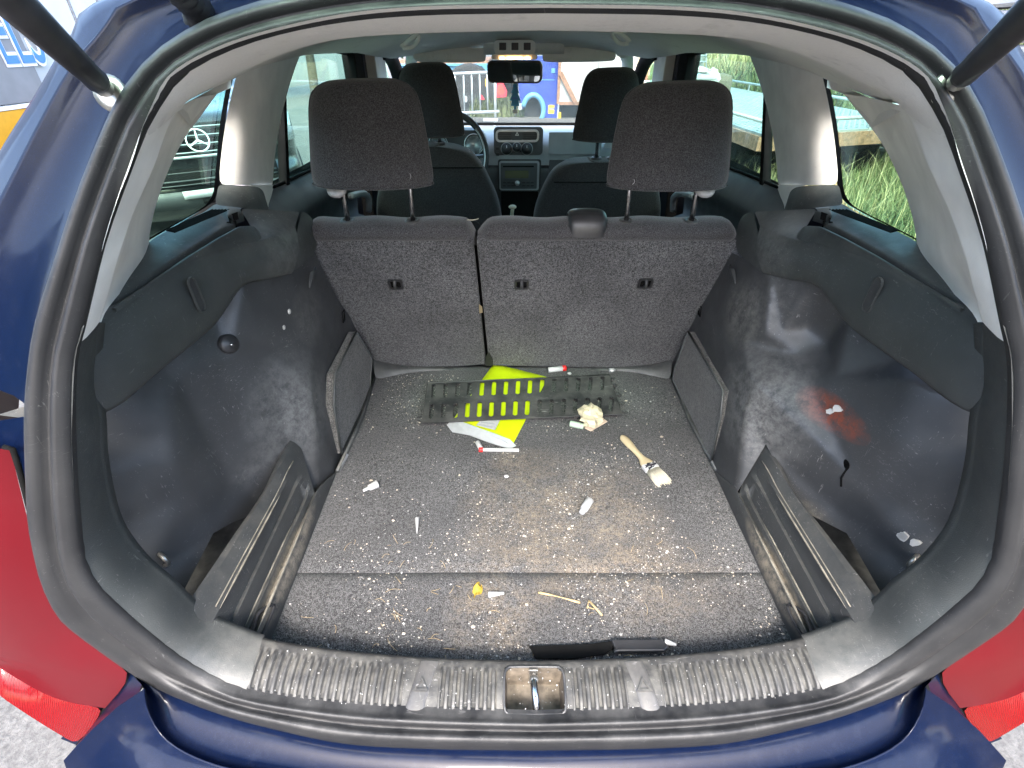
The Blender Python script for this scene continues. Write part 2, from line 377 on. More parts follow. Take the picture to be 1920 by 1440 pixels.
M['vanplastic'] = plastic('van dark plastic', (.03, .032, .034), .3, .5, .2)
M['headlight'] = simple('headlight lens', (.42, .46, .47), .12, .3, 1., var=.25, sc=14)
M['cladding'] = simple('white metal cladding', (.50, .50, .50), .45, .1, var=.06, sc=3)
M['joint'] = simple('dark joint strip', (.22, .22, .23), .6)
M['banner'] = simple('grey banner vinyl', (.20, .20, .205), .6, var=.12, sc=5)
M['signblue'] = simple('sign blue', (.06, .19, .52), .5, var=.06)
M['signwhite'] = simple('sign white', (.78, .78, .78), .5, var=.04)
M['signred'] = simple('sign red', (.58, .03, .05), .5, var=.05)
M['signorange'] = simple('sign orange', (.72, .36, .03), .5, var=.06)
M['trucks'] = simple('faded blue lorry paint', (.022, .048, .27), .45, var=.2, sc=4)
M['lightblue'] = simple('light blue steel', (.09, .25, .38), .5, var=.2, sc=6)
M['galv'] = simple('galvanised steel', (.42, .44, .45), .4, .5, var=.12, sc=20)
M['tyre'] = simple('tyre rubber', (.030, .030, .031), .85, var=.3, sc=10, bsc=30)
M['panel'] = simple('grey sheet panel', (.34, .34, .32), .6, var=.12, sc=4)
M['deck'] = simple('galvanised deck', (.28, .30, .29), .45, .4, var=.2, sc=9)
t = NT('weathered white boards'); v = t.scale((4, 4, 60)); n = t.noise(1, 6, .7, v, 1.)
M['boards'] = t.set(Base_Color=t.ramp(n, (.3, (.28, .25, .22)), (.5, (.46, .43, .41)), (.68, (.34, .31, .28))), Roughness=.85); 
M['contgreen'] = simple('dark green added container paint', (.02, .055, .06), .6, var=.2, sc=3)
M['yellow'] = simple('yellow sticker', (.75, .48, .02), .5)
M['orange'] = simple('faded orange reflector', (.75, .07, .05), .4, var=.15, sc=20)
M['tree_tag'] = simple('blue card', (.05, .30, .52), .6, var=.1)
t = NT('lit lamp diffuser'); M['lit'] = t.set(Base_Color=(.8, .6, .4), Emission_Color=(1, .55, .22, 1), Emission_Strength=1.6)
M['lcd'] = simple('olive display', (.10, .105, .055), .25, var=.1)

# ------------------------------------------------------------------ the setting
grid('ground', [[Vector((x, y, GZ)) for x in (-120, -20, -6, 6, 20, 120)] for y in (-60, -10, 0, 10, 30, 150)], M['ground'], smooth=False)['kind'] = 'structure'

# ------------------------------------------------------------------ the car
car = thing('car', 'dark blue estate car seen into its dirty open boot, filling the picture', 'car', (0, .9, GZ))
car.location = (0, 0, 0)
G = [(-.4, .05), (.0, .27), (.03, .302), (.052, .328), (.09, .335), (.3, .345), (.5, .40), (.7, .48), (.86, .56), (.935, .60), (1.05, .68)]
G2 = [(-.4, .28), (.0, .322), (.06, .33)] + G[5:]
def fL(off=0., k=.12): return lambda x, z: interp(G2, z) + k * x * x + off
def fS(off=0., k=.12):
    return lambda x, z: interp(G, z) + k * x * x + off
LA = [(965, -55), (800, -48), (640, -32), (500, -4), (417, 23), (377, 40), (313, 80), (267, 123), (227, 180), (187, 267), (150, 360), (110, 480), (73, 593), (57, 700), (52, 780), (54, 880), (57, 960), (67, 1017), (80, 1070), (103, 1127), (133, 1170), (187, 1220), (242, 1262), (300, 1297), (400, 1337), (500, 1365), (640, 1394), (800, 1404), (1000, 1407)]
LC = [(965, 20), (800, 24), (640, 38), (500, 67), (400, 103), (333, 143), (297, 190), (267, 240), (233, 327), (200, 417), (180, 482), (147, 620), (133, 680), (129, 780), (133, 897), (138, 960), (147, 1043), (167, 1093), (200, 1133), (267, 1193), (333, 1247), (400, 1283), (480, 1311), (640, 1333), (800, 1344), (1000, 1350)]
LE = [(965, 57), (800, 62), (640, 73), (533, 100), (430, 147), (333, 207), (287, 317), (250, 400), (223, 480), (205, 545), (187, 603)]
LD = [(184, 607), (179, 680), (179, 730), (188, 785), (191, 847), (200, 907), (213, 960), (233, 1003), (273, 1053), (320, 1093), (363, 1137), (400, 1163), (467, 1190), (513, 1205), (640, 1224), (807, 1238), (1000, 1244)]
def ang(p, zc=.45): return math.degrees(math.atan2(p.z - zc, -p.x))
def half(pts, f):
    q = [S(px, py, f) for px, py in pts]
    if abs(q[0].x) < .12: q[0].x = 0.
    if abs(q[-1].x) < .05: q[-1].x = 0.
    return q
def at_ang(pts, a):
    A = [ang(p) for p in pts]
    if a >= A[0]: return pts[0].copy()
    for p, q, x, y in zip(pts, pts[1:], A, A[1:]):
        if x >= a >= y: return p.lerp(q, (x - a) / max(x - y, 1e-6))
    return pts[-1].copy()
hA = crom(half(LA, fS()), 160); hC = crom(half(LC, fS()), 160); hE = crom(half(LE, lambda x, z: fS()(x, z) + .05 + .08 * max(0, min(1, (z - .7) / .2))), 120); hD = crom(half(LD, fS(.078)), 120)
NA = 72
angs = [90 - 180 * i / NA for i in range(NA + 1)]
def ring(h): 
    L = [at_ang(h, a) for a in angs]
    return L + [mir(p) for p in L[-2:0:-1]]
rA, rC = ring(hA), ring(hC)
# rubber seal: two rounded bulbs between the painted flange and the trim
rows = []
ns = 17
for j in range(ns):
    s = j / (ns - 1)
    h = .024 * math.sin(math.pi * min(1, s / .60)) ** .7 if s <= .60 else .017 * math.sin(math.pi * (s - .60) / .40) ** .7
    if s == 0.: h = -.012
    if s == 1.: h = .0035; s = 1.07
    rows.append([a.lerp(c, s) + Vector((0, -h * .8, 0)) + (Vector((0, 0, 0)) - 0 * a) for a, c in zip(rA, rC)])
for j in range(ns):
    for i, p in enumerate(rows[j]):
        if p.z < .25: # the sill part of the seal stands up rather than out
            k = min(1, (.25 - p.z) / .15); s = j / (ns - 1)
            h = .024 * math.sin(math.pi * min(1, s / .60)) ** .7 if s <= .60 else .017 * math.sin(math.pi * (s - .60) / .40) ** .7
            if s == 0.: h = -.012
            if s == 1.: h = .0035
            p.y += h * .8 * k * .6; p.z += h * k
rows.append([c + (a - c) * .03 + Vector((0, .012, 0)) for a, c in zip(rA, rows[-1])])
grid('door_seal', rows, M['rubber'], car, cv=True, flip=True)
# painted body round the opening
LR = [(257, 0), (200, 57), (140, 127), (83, 227), (33, 323), (0, 387), (-40, 480), (-70, 590), (-90, 700), (-95, 800), (-100, 840)]
LS = [(183, 0), (147, 43), (110, 97), (67, 173), (33, 227), (0, 280), (-50, 370), (-100, 480), (-140, 600), (-160, 720), (-165, 800), (-170, 840)]
hR = crom([Vector((0, .655, 1.0)), Vector((-.2, .655, .985))] + [S(a, b, fS(.03)) for a, b in LR], 100)
hS = crom([Vector((0, .70, 1.02)), Vector((-.25, .70, 1.003))] + [S(a, b, fS(.075)) for a, b in LS], 100)
a0 = 8
aa = [90 - (90 - a0) * i / 48 for i in range(49)]
cA, cR, cS = [[at_ang(h, a) for a in aa] for h in (hA, hR, hS)]
def body(sgn):
    f = (lambda p: p) if sgn < 0 else mir
    n = len(aa); R = []
    R.append([f(p + Vector((0, .012, 0))) for p in cA])
    for s, d in ((.12, .016), (.35, .02), (.6, .016), (.85, .004), (.95, -.006), (1., -.008)):
        R.append([f(a.lerp(r, s) + Vector((0, d, 0))) for a, r in zip(cA, cR)])
    for s, d in ((.05, -.006), (.12, .012), (.3, .01), (.6, .003), (.88, 0), (1., .004)):
        R.append([f(r.lerp(s_, s) + Vector((0, d, 0))) for r, s_ in zip(cR, cS)])
    for q in (.02, .08, .25):
        R.append([f(p + Vector((-.012 - q * .10 * abs(p.x) / .6, q, .03 * q if abs(p.x) < .3 else 0))) for p in cS])
    grid('rear_body_frame', R, M['paint'], car, flip=sgn > 0)
body(-1); body(1)
# strut mounts, gas struts
def strut(sgn, jx, jy, ex, ey):
    a = P(jx, jy, y=.565); b = P(ex, ey, y=.30)
    d = (b - a).normalized()
    a2 = a + d * .055; c = a + d * .02
    s = MB().tube([a2 - d * .012, a2, a2 + d * .004, b + (b - a) * .5], [.0105, .0105, .0098, .0098], 14).build('gas_strut', M['black'], car)
    n = Vector((0, -1, .2)).normalized()
    MB().tube([a - d * .012, a - d * .008, a, c, a2], [.004, .008, .009, .008, .0065], 12).build('ball_socket', M['dullmetal'], s)
    MB().lathe([(.005, .004), (.010, .006), (.0165, .005), (.0175, .002), (.0165, .0)], a - n * .016 + Vector((-.004 * -sgn, 0, -.004)), n, 20).build('strut_mount', M['dullmetal'], s)
strut(-1, 193, 163, 8, -12); strut(1, 1796, 152, 1990, -30)
# tail lamps
LAMP = [[(20, 843), (-40, 838), (-110, 832)], [(40, 925), (-30, 930), (-110, 935)], [(60, 1005), (-20, 1030), (-110, 1050)], [(95, 1120), (0, 1160), (-100, 1170)],
        [(150, 1193), (40, 1225), (-70, 1215)], [(238, 1261), (120, 1262), (-10, 1232)], [(197, 1328), (95, 1307), (-10, 1246)]]
LOW = [[(197, 1328), (95, 1307), (-10, 1246)], [(172, 1362), (84, 1330), (-10, 1268)], [(145, 1397), (70, 1352), (-10, 1299)]]
for sgn in (-1, 1):
    f = (lambda p: p) if sgn < 0 else mir
    R = [[f(p) for p in crom([S(a, b, fL(-.004 if j or i > 4 else .012)) for j, (a, b) in enumerate(r)], 7)] for i, r in enumerate(LAMP)]
    for i, r in enumerate(R):
        e = r[-1]; r.append(e + Vector((.02 * sgn, .03, 0))); r.append(e + Vector((.05 * sgn, .2, .02)))
    R = [list(c) for c in zip(*[crom(c, 16) for c in zip(*R)])]
    lamp = grid('tail_lamp', R, M['lamp'], car, flip=sgn > 0)
    Q = [[f(p) for p in crom([S(a, b, fL(-.004 - .012 * i)) for a, b in r], 7)] for i, r in enumerate(LOW)]
    for r in Q: e = r[-1]; r.append(e + Vector((.03 * sgn, .05, .02)))
    grid('lower_lens', Q, M['lamp2'], lamp, flip=sgn > 0, sub=1)
    # black gap between lamp and body
    MB().tube([f(S(a, b, fL(.006))) for a, b in ((8, 838), (24, 842), (36, 880), (57, 962), (70, 1022))], .0035, 6).build('lamp_gasket', M['flock'], lamp)
    # painted piece above the lamp, beside the seal
    v = [f(S(a, b, fL(.02))) for a, b in ((52, 780), (-100, 805), (-100, 845), (20, 845), (40, 900), (56, 950), (54, 880))]
    mesh('lamp_surround', v, [(0, 1, 2, 3), (0, 3, 4, 6), (4, 5, 6)], M['paint'], car, smooth=False)
# bumper and the painted sill below the seal
LB0 = [(240, 1258), (262, 1272), (300, 1294), (345, 1314), (400, 1334), (500, 1362), (640, 1391), (800, 1402), (1000, 1405)]
LB1 = [(272, 1290), (275, 1322), (296, 1368), (335, 1404), (410, 1436), (510, 1455), (640, 1470), (800, 1480), (1000, 1486)]
LB2 = [(143, 1399), (165, 1425), (205, 1475), (290, 1540), (410, 1590), (510, 1610), (640, 1630), (800, 1640), (1000, 1645)]
b0 = crom([S(a, b, fS(.004)) for a, b in LB0], 40)
b1 = crom([P(a, b, z=z) for (a, b), z in zip(LB1, (.10, .07, .035, .02, .012, .008, .004, .002, .0))], 40)
b2 = crom([P(a, b, z=z) for (a, b), z in zip(LB2, (.02, .0, -.02, -.03, -.035, -.04, -.04, -.04, -.04))], 40)
for L in (b0, b1, b2): L[-1].x = 0
R = [b0, [p + Vector((0, .006, -.010)) for p in b0]]
R += [[a.lerp(b, s) + Vector((0, 0, d)) for a, b in zip(b0, b1)] for s, d in ((.3, -.016), (.6, -.017), (.85, -.011), (.97, -.002))]
R += [[p + Vector((0, 0, .003)) for p in b1], [b.lerp(c, .02) for b, c in zip(b1, b2)], [b.lerp(c, .35) + Vector((0, 0, .008)) for b, c in zip(b1, b2)], [b.lerp(c, .75) + Vector((0, 0, .006)) for b, c in zip(b1, b2)], b2]
R += [[p + Vector((p.x * .03, -.012, -.02)) for p in b2], [p + Vector((p.x * .06, -.02, -.10)) for p in b2], [p + Vector((p.x * .05, -.015, -.30)) for p in b2], [p + Vector((0, .02, -.36)) for p in b2]]
R = [r + [mir(p) for p in r[-2::-1]] for r in R]
bumper = grid('bumper', R, M['paint'], car)
for sgn in (-1, 1):   # corner piece between lamp and recess, and bumper corner below the lamp
    f = (lambda p: p) if sgn < 0 else mir
    E_ = lin([S(242, 1264, fL(.004)), S(197, 1330, fL(-.002)), S(145, 1398, fL(-.026))], 9); B_ = lin([b0[0], b1[0], b2[0]], 9)
    grid('corner_panel', [[f(p + Vector((0, .05, -.03))) for p in E_], [f(p + Vector((.001, .002, -.001))) for p in E_], [f(p.lerp(q, .06) + Vector((0, -.001, .002))) for p, q in zip(E_, B_)], [f(p.lerp(q, .5) + Vector((0, -.001, .002))) for p, q in zip(E_, B_)], [f(p) for p in B_]], M['paint'], bumper, flip=sgn > 0)
    bk = []
    for p, q in zip(E_, E_[1:] + [E_[-1] * 2 - E_[-2]]):
        d_ = (p - Vector((CX, 0, CZ))).normalized(); n_ = d_.cross(q - p).normalized(); bk.append((p + d_ * .016, n_))
    bk.insert(0, (bk[0][0] * 2 - bk[3][0], bk[0][1]))
    grid('inner_flange', [[f(p + n_ * w_) for p, n_ in bk] for w_ in (-.03, .03)], M['paint'], bumper, smooth=False)
    MB().tube([f(p + Vector((0, .001, 0))) for p in E_], .003, 6).build('panel_gap', M['flock'], bumper)
    v = [f(p) for p in (S(145, 1398, fL(-.03)), S(70, 1353, fL(-.03)), S(-10, 1300, fL(-.03)), P(-60, 1260, z=.12))]
    v = [p + Vector((-.030 * sgn, .060, -.02)) for p in v]; v += [p + Vector((-.004 * sgn, .006, -.03)) for p in v[:4]] + [p + Vector((-.01 * sgn, .03, -.38)) for p in v[:4]]
    grid('bumper_corner', [v[0:4], v[4:8], v[8:12]], M['paint'], bumper, flip=sgn > 0)
# wiring conduit at the roof corner
pts = crom([P(375, 40, y=.64), P(368, 12, y=.62), P(345, -12, y=.60), P(318, -40, y=.58)], 22)
MB().tube(pts, [.0125 if i % 3 else .0155 for i in range(22)], 12).build('cable_conduit', M['black'], car)
# open tailgate overhead
def tg(u, v): return Vector((u, .63 - 1.02 * v, 1.03 + .40 * v))
ax, ay = Vector((1, 0, 0)), (tg(0, 1) - tg(0, 0)).normalized()
gate = MB().plate([rrect(1.2, 1.05, .16, 6, (0, .55)), rrect(.92, .44, .1, 6, (0, .36))[::-1]], tg(0, 0) + Vector((0, 0, .05)), ax, ay, .05).build('tailgate', M['paint'], car, smooth=False, bev=.012)
MB().plate([rrect(.96, .48, .1, 6, (0, .36))], tg(0, 0) + Vector((0, 0, .055)), ax, ay, .004).build('rear_window', M['glassg'], gate, smooth=False)

# ------------------------------------------------------------------ boot trim
# light header trim and D-pillar faces
na = 40
def band(h1, h2, a1, a2, n=na):
    return [[at_ang(h1, a1 + (a2 - a1) * i / (n - 1)) for i in range(n)], [at_ang(h2, a1 + (a2 - a1) * i / (n - 1)) for i in range(n)]]
aS = ang(S(333, 207, fS(.1)))
tip = ang(hE[-1])
for sgn in (-1, 1):
    f = (lambda p: p) if sgn < 0 else mir
    for nm, a1, a2, mt in (('header_trim', 90, aS - .5, 'lining'), ('pillar_trim', aS + .5, tip, 'beige')):
        lo, hi = band(hC, hE, a1, a2)
        rr = [[f(a + (a - b) * .30 + Vector((0, .022, 0))) for a, b in zip(lo, hi)]] + [[f(a.lerp(b, s) + Vector((0, -.006 * math.sin(math.pi * s), -.004 * math.sin(math.pi * s)))) for a, b in zip(lo, hi)] for s in (0, .012, .1, .3, .55, .8, .95, 1)]
        if nm == 'pillar_trim':
            W = crom([P(a, b, x=x) for a, b, x in ((407, 176, -.60), (350, 253, -.618), (317, 317, -.63), (293, 383, -.64), (280, 443, -.645), (277, 482, -.64), (247, 523, -.615), (203, 577, -.575), (190, 604, -.558))], na)
            W = [f(p) for p in W]
            rr += [[a.lerp(b, s) + Vector((.012 * sgn * math.sin(math.pi * s), 0, 0)) for a, b in zip(rr[-1], W)] for s in (.04, .3, .6, 1.)]
        grid(nm, rr, M[mt], car, flip=sgn > 0)
# roof lining: from the header edge forward to the windscreen, curving down to the side rails
nc = 31
edge = [at_ang(hE, 90 - (90 - aS) * i / 15) for i in range(16)]
row0 = [p.copy() for p in edge[::-1]] + [mir(p) for p in edge[1:]]
zc = [(.9, .930), (1.05, .945), (1.4, .952), (1.8, .952), (2.2, .945), (2.42, .930), (2.56, .906), (2.66, .876), (2.75, .86)]
rail = [(.95, .822), (1.17, .842), (1.6, .874), (2.2, .868), (2.6, .845), (2.75, .835)]
hw = [(.9, .575), (1.2, .60), (2.2, .60), (2.75, .56)]
rr = [row0]
for y in (.95, 1.05, 1.2, 1.4, 1.6, 1.8, 2.0, 2.2, 2.36, 2.48, 2.56, 2.62, 2.70):
    zz, zr, hx = interp(zc, y), interp(rail, y), interp(hw, y); r = []
    for i in range(nc):
        u = i / (nc - 1) * 2 - 1
        r.append(Vector((hx * u, y - (.10 * u * u if y > 2.3 else 0), zz - (zz - zr) * abs(u) ** 2.6)))
    rr.append(r)
rr[0] = [p + Vector((0, .006, .003)) for p in rr[0]]
rr.insert(0, [p + Vector((p.x * .06, -.028, .012)) for p in row0])
lining = grid('roof_lining', rr, M['lining'], car, flip=False, sub=1)
# side rail from pillar window edge: closes lining to rail
for sgn in (-1, 1):
    f = (lambda p: p) if sgn < 0 else mir
    top = [f(P(333, 207, x=-.452)), f(Vector((-.575, .95, .822))), f(Vector((-.60, 1.17, .842)))]
    bot = [f(P(360, 240, x=-.60)), f(P(407, 176, x=-.60)), f(Vector((-.615, 1.19, .825)))]
    grid('rail_lining', [top, bot], M['lining'], car, smooth=False)
    # outer skins: roof rail, side wall, cant
    sk = [[Vector((sgn * x, y, z)) for y in (.72, 1.2, 1.8, 2.4, 2.78)] for x, z in ((0, 1.0), (.45, .985), (.62, .93), (.665, .865))]
    for i, z0 in enumerate((1.02, 1.005, .95, .875)):
        for j, dz in enumerate((.0, .012, .01, -.02, -.075)): sk[i][j].z = z0 + dz - (.03 if j == 0 else 0); sk[i][j].x *= (.78, 1.0, 1, 1, .97)[j]
    grid('roof_panel', sk, M['paint'], car, flip=sgn < 0, sub=1)
    sw = [[Vector((sgn * x, y, z + (.02 * (2.3 - y) if i == 0 else 0))) for y in (.62, .9, 1.35, 2.1, 2.9, 3.5)] for i, (x, z) in enumerate(((.715, .56), (.80, .44), (.825, .1), (.80, -.3), (.76, -.36)))]
    for r in sw: r[0].x *= .965; r[-1].x *= .95
    side = grid('body_side', sw, M['paint'], car, flip=sgn > 0, sub=1)
    for wy in (.98, 3.45):
        wh = MB().lathe([(.16, -.09), (.20, -.085), (.285, -.08), (.30, -.06), (.30, .06), (.285, .08), (.2, .085)], (sgn * .72, wy, GZ + .30), (sgn, 0, 0), 28).build('wheel', M['tyre'], car)
        MB().lathe([(.02, .07), (.06, .075), (.16, .06), (.195, .085)], (sgn * .72, wy, GZ + .30), (sgn, 0, 0), 24).build('rim', M['silver'], wh)

# ------------------------------------------------------------------ boot floor and sill
fy0 = .40
FL = [(-.484, fy0), (.484, fy0)]
def carpetsheet(nm, y0, y1, x0, x1, n1, n2):
    R = []
    for i in range(n1):
        y = y0 + (y1 - y0) * i / (n1 - 1); R.append([Vector((x0(y) + (x1(y) - x0(y)) * j / (n2 - 1), y, .0015 * math.sin(y * 9) * math.sin(j * .5))) for j in range(n2)])
    R.insert(0, [p + Vector((0, 0, -.006)) for p in R[0]]); R.append([p + Vector((0, 0, -.006)) for p in R[-1]])
    return grid(nm, R, M['floor'], car)
wL = lambda y: -.482 - .006 * (y - .5); wR = lambda y: .482 + .006 * (y - .5)
carpetsheet('floor_carpet', .6212, 1.42, wL, wR, 24, 24); carpetsheet('floor_flap', .36, .6209, wL, wR, 10, 24)
mesh('underfloor', [Vector((x, y, -.03)) for x, y in ((-.52, .36), (.52, .36), (.75, .6), (.75, 1.45), (-.75, 1.45), (-.75, .6))], [(0, 1, 2, 3, 4, 5)], M['flock'], car, smooth=False)
mesh('cabin_floor', [Vector((x, y, -.28)) for x, y in ((-.75, 1.4), (.75, 1.4), (.75, 3.4), (-.75, 3.4))], [(0, 1, 2, 3)], M['flock'], car, smooth=False)
# rear frame trim around the lower opening (left and right) and the ribbed sill plate in the middle
def sillx(x, hh):   # point on contour half (bottom part) at given x (<=0)
    best = None
    for p, q in zip(hh, hh[1:]):
        if p.z < .3 and q.z < .3 and (p.x - x) * (q.x - x) <= 0 and abs(q.x - p.x) > 1e-7:
            best = p.lerp(q, (x - p.x) / (q.x - p.x))
    return best or hh[-1].copy()
XS = -.452
pC, pD = sillx(XS, hC), sillx(XS, hD)
aC = ang(pC); aD = ang(pD); tC = ang(S(147, 620, fS())); tD = ang(hD[0])
for sgn in (-1, 1):
    f = (lambda p: p) if sgn < 0 else mir
    n = 46; lo = [at_ang(hC, tC + (aC - tC) * i / (n - 1)) for i in range(n)]; hi = [at_ang(hD, tD + (aD - tD) * i / (n - 1)) for i in range(n)]
    lo = crom(lo, n); hi = crom(hi, n)
    rr = [[f(a + (a - b) * .25 + Vector((0, .018, 0))) for a, b in zip(lo, hi)]] + [[f(a.lerp(b, s) + Vector((.008 * math.sin(math.pi * s), -.010 * math.sin(math.pi * s), .006 * math.sin(math.pi * s)))) for a, b in zip(lo, hi)] for s in (0, .012, .06, .2, .4, .6, .8, .94, 1.)]
    rr.append([f(p + Vector((0, .010, -.004))) for p in hi]); rr.append([f(p + Vector((-.05, .02, -.02))) for p in hi])
    grid('rear_frame_trim', rr, M['sill'] if False else M['trim'], car, flip=sgn > 0)
# sill plate
nx, nv = 900, 15
ribs = [(-.447, -.205), (-.150, -.060), (.060, .145), (.20, .447)]
rec = (-.047, .048)
def rib(x, v):
    if v < .10 or v > .86: return 0.
    for a, b in ribs:
        if a < x < b:
            e = min(1, (v - .10) / .06, (.86 - v) / .06)
            ph = math.cos(2 * math.pi * (x - a) / .0122); return e * (.0027 * (1 if ph > .35 else -1 if ph < -.35 else ph / .35))
    return 0.
rr = []
vs_ = [0, .04, .085, .10, .13, .165, .3, .45, .6, .74, .80, .86, .90, .95, 1.]
for v_ in vs_:
    r = []
    for i in range(nx + 1):
        x = XS + (-2 * XS) * i / nx; c, d = sillx(-abs(x), hC), sillx(-abs(x), hD)
        c.x = d.x = x
        p = c.lerp(d, v_); p.z += rib(x, v_) + .007 * math.sin(math.pi * v_)
        if v_ == 0: p.z -= .006
        r.append(p)
    rr.append(r)
e = rr[-1]; rr.append([p + Vector((0, .006, -.004)) for p in e]); rr.append([p + Vector((0, .012, -.05)) for p in e]); rr.append([p + Vector((0, .012, -.09)) for p in e])
def sk(i, j):
    x = XS + (-2 * XS) * (j + .5) / nx; v0 = vs_[i] if i < len(vs_) else 2; v1 = vs_[i + 1] if i + 1 < len(vs_) else 2
    return rec[0] < x < rec[1] and v0 >= .085 and v1 <= .90
sill = grid('sill_plate', rr, M['sill'], car, skip=sk, smooth=True)
sillz = lambda x, v_: (sillx(-abs(x), hC).lerp(sillx(-abs(x), hD), v_)) 
def sp(x, v_, dz=0.):
    p = sillz(x, v_); p.x = x; p.z += .007 * math.sin(math.pi * v_) + dz; return p
# latch recess with striker
cs = [sp(rec[0], .085), sp(rec[1], .085), sp(rec[1], .90), sp(rec[0], .90)]
lowp = [p + Vector((.004 if i in (0, 3) else -.004, .006 if i < 2 else -.004, -.05)) for i, p in enumerate(cs)]
v = cs + lowp
lr = mesh('latch_recess', v, [(0, 1, 5, 4), (1, 2, 6, 5), (2, 3, 7, 6), (3, 0, 4, 7), (4, 5, 6, 7)], M['recess'], sill, smooth=False)
# rounded frame of the recess
fr = crom([sp(a, b, .001) for a, b in ((rec[0], .2), (rec[0], .75), (rec[0] + .006, .89), (rec[0] + .016, .91), (rec[1] - .016, .91), (rec[1] - .006, .89), (rec[1], .75), (rec[1], .2), (rec[1] - .005, .09), (rec[1] - .014, .07), (rec[0] + .014, .07), (rec[0] + .005, .09))], 60, True)
MB().tube(fr + [fr[0]], .0022, 6, False).build('recess_rim', M['silltab'], sill)
for sx in (-1, 1):
    for vv in (.09, .9):
        c0 = sp(sx * .0475 + .0005, vv); s_ = MB()
        s_.add([c0, c0 + Vector((-sx * .012, 0, .0005)), c0 + Vector((0, (.010 if vv < .5 else -.010), .0005))], [(0, 1, 2), (2, 1, 0)])
        s_.build('recess_corner', M['sill'], lr, smooth=False)
st = MB().tube(crom([sp(.003, .18, -.035), sp(.003, .2, -.008), sp(.002, .28, .002), sp(.0, .55, .003), sp(.0, .74, -.002), sp(.0, .82, -.02)], 18), .0058, 10).build('striker', M['chrome'], sill)
MB().box(sp(.0, .84, -.020), (.014, .004, .05)).build('striker_bracket', M['dullmetal'], st, smooth=False, bev=.001)
MB().ball(sp(.0, .66, .002), .0075, 10, 6, (1, 1, .8)).build('striker_collar', M['dullmetal'], st)
# triangle tabs
for x0 in (-.178, .172):
    s_ = MB(); R = []
    for vv in (.07, .09, .3, .5, .7, .9, .97):
        R.append([sp(x0 + dx - x0 * .10 * (vv - .5), vv, h) for dx, h in ((-.0165, -.004), (-.0155, .0025), (0, .0036), (.0155, .0025), (.0165, -.004))])
    tab = grid('warning_tab', R, M['silltab'], sill, sub=1)
    o = sp(x0, .50, .0036); uy = (sp(x0, .7) - sp(x0, .3)).normalized()
    w_ = .0125; h_ = .021
    out = [(-w_, -h_ / 2), (w_, -h_ / 2), (0, h_ / 2)]; inn = [(-w_ * .55, -h_ * .32), (w_ * .55, -h_ * .32), (0, h_ * .22)]
    MB().plate([out, inn[::-1]], o + Vector((0, 0, .0015)), (1, 0, 0), uy, .0015).build('triangle_mark', M['sill'], tab, smooth=False)
# ------------------------------------------------------------------ side trim of the boot, right then left
def dens(R, nu, nv):
    A = [crom(r, nv) for r in R]
    return [list(c) for c in zip(*[crom(c, nu) for c in zip(*A)])]
import bmesh
VR = dict(a0=(1372, 474, .518), r1=(1327, 555, .506), a3=(1291, 611, .498), a4=(1258, 664, .495), i1=(1256, 705, .493), i2=(1338, 883, .484), r2=(1365, 605, .509), r3=(1397, 637, .513), r4=(1415, 718, .501), r5=(1397, 788, .494), r6=(1382, 924, .489),
          tA=(1419, 496, .528), mt=(1447, 500, .531), mb=(1432, 629, .528), t1=(1482, 508, .552), s2=(1468, 622, .562), t2=(1528, 526, .582), c1=(1517, 612, .607), s3=(1497, 666, .588), c2=(1550, 642, .634), s4=(1517, 712, .586), c3=(1562, 710, .606), t3=(1590, 592, .634), t4=(1705, 672, .674),
          k1=(1716, 717, .648), k2=(1701, 755, .642), k3=(1672, 823, .633), k4=(1613, 911, .624), k5=(1575, 957, .624), b1=(1436, 833, .533), b2=(1500, 955, .578), f1=(1588, 1000, .624),
          e0=(1845, 760, .70), e1=(1845, 900, .705), e2=(1803, 1000, .70), e3=(1735, 1085, .67), e4=(1668, 1140, .632))
FR = ['a0 r1 r2 r3 tA', 'tA r3 mb mt', 'mt mb s2 t1', 't1 s2 c1 t2', 's2 s3 c2 c1', 's3 s4 c3 c2', 't2 c1 c2 t3', 't3 c2 c3 k1 t4', 'r3 r4 s4 s3', 'r3 s3 s2 mb', 'r1 a3 a4 i1', 'r1 i1 i2 r5', 'r1 r5 r4 r2', 'r2 r4 r3', 'r5 i2 r6', 'r4 r5 b1 k4', 'r4 k4 k3 s4', 's4 k3 k2 c3', 'c3 k2 k1', 'r5 r6 b1', 'b1 b2 k5 k4', 'b2 f1 k5', 't4 k1 k2 e0', 'k2 k3 e1 e0', 'k3 k4 e2 e1', 'k4 k5 e3 e2', 'k5 f1 e4 e3']
VL = dict(a0=(590, 474, -.526), r1=(632, 560, -.514), a3=(668, 611, -.505), a4=(712, 664, -.499), i1=(705, 705, -.497), i2=(631, 902, -.489), r2=(605, 610, -.517), r3=(581, 650, -.520), r4=(580, 716, -.508), r5=(590, 790, -.502), r6=(602, 985, -.502),
          t0=(545, 500, -.538), t1=(500, 514, -.558), t2=(455, 532, -.58), t3=(395, 568, -.63), t4=(285, 655, -.676), s2=(500, 664, -.565), c3=(430, 677, -.604), k1=(331, 703, -.645),
          k2=(321, 745, -.642), k3=(324, 797, -.637), k4=(333, 863, -.632), k5=(354, 925, -.632), n1=(420, 880, -.618), b1=(548, 850, -.54), b2=(500, 955, -.58), b3=(440, 978, -.605), f1=(400, 1000, -.618),
          e0=(155, 760, -.70), e1=(160, 900, -.705), e2=(195, 1000, -.70), e3=(265, 1085, -.67), e4=(328, 1140, -.632))
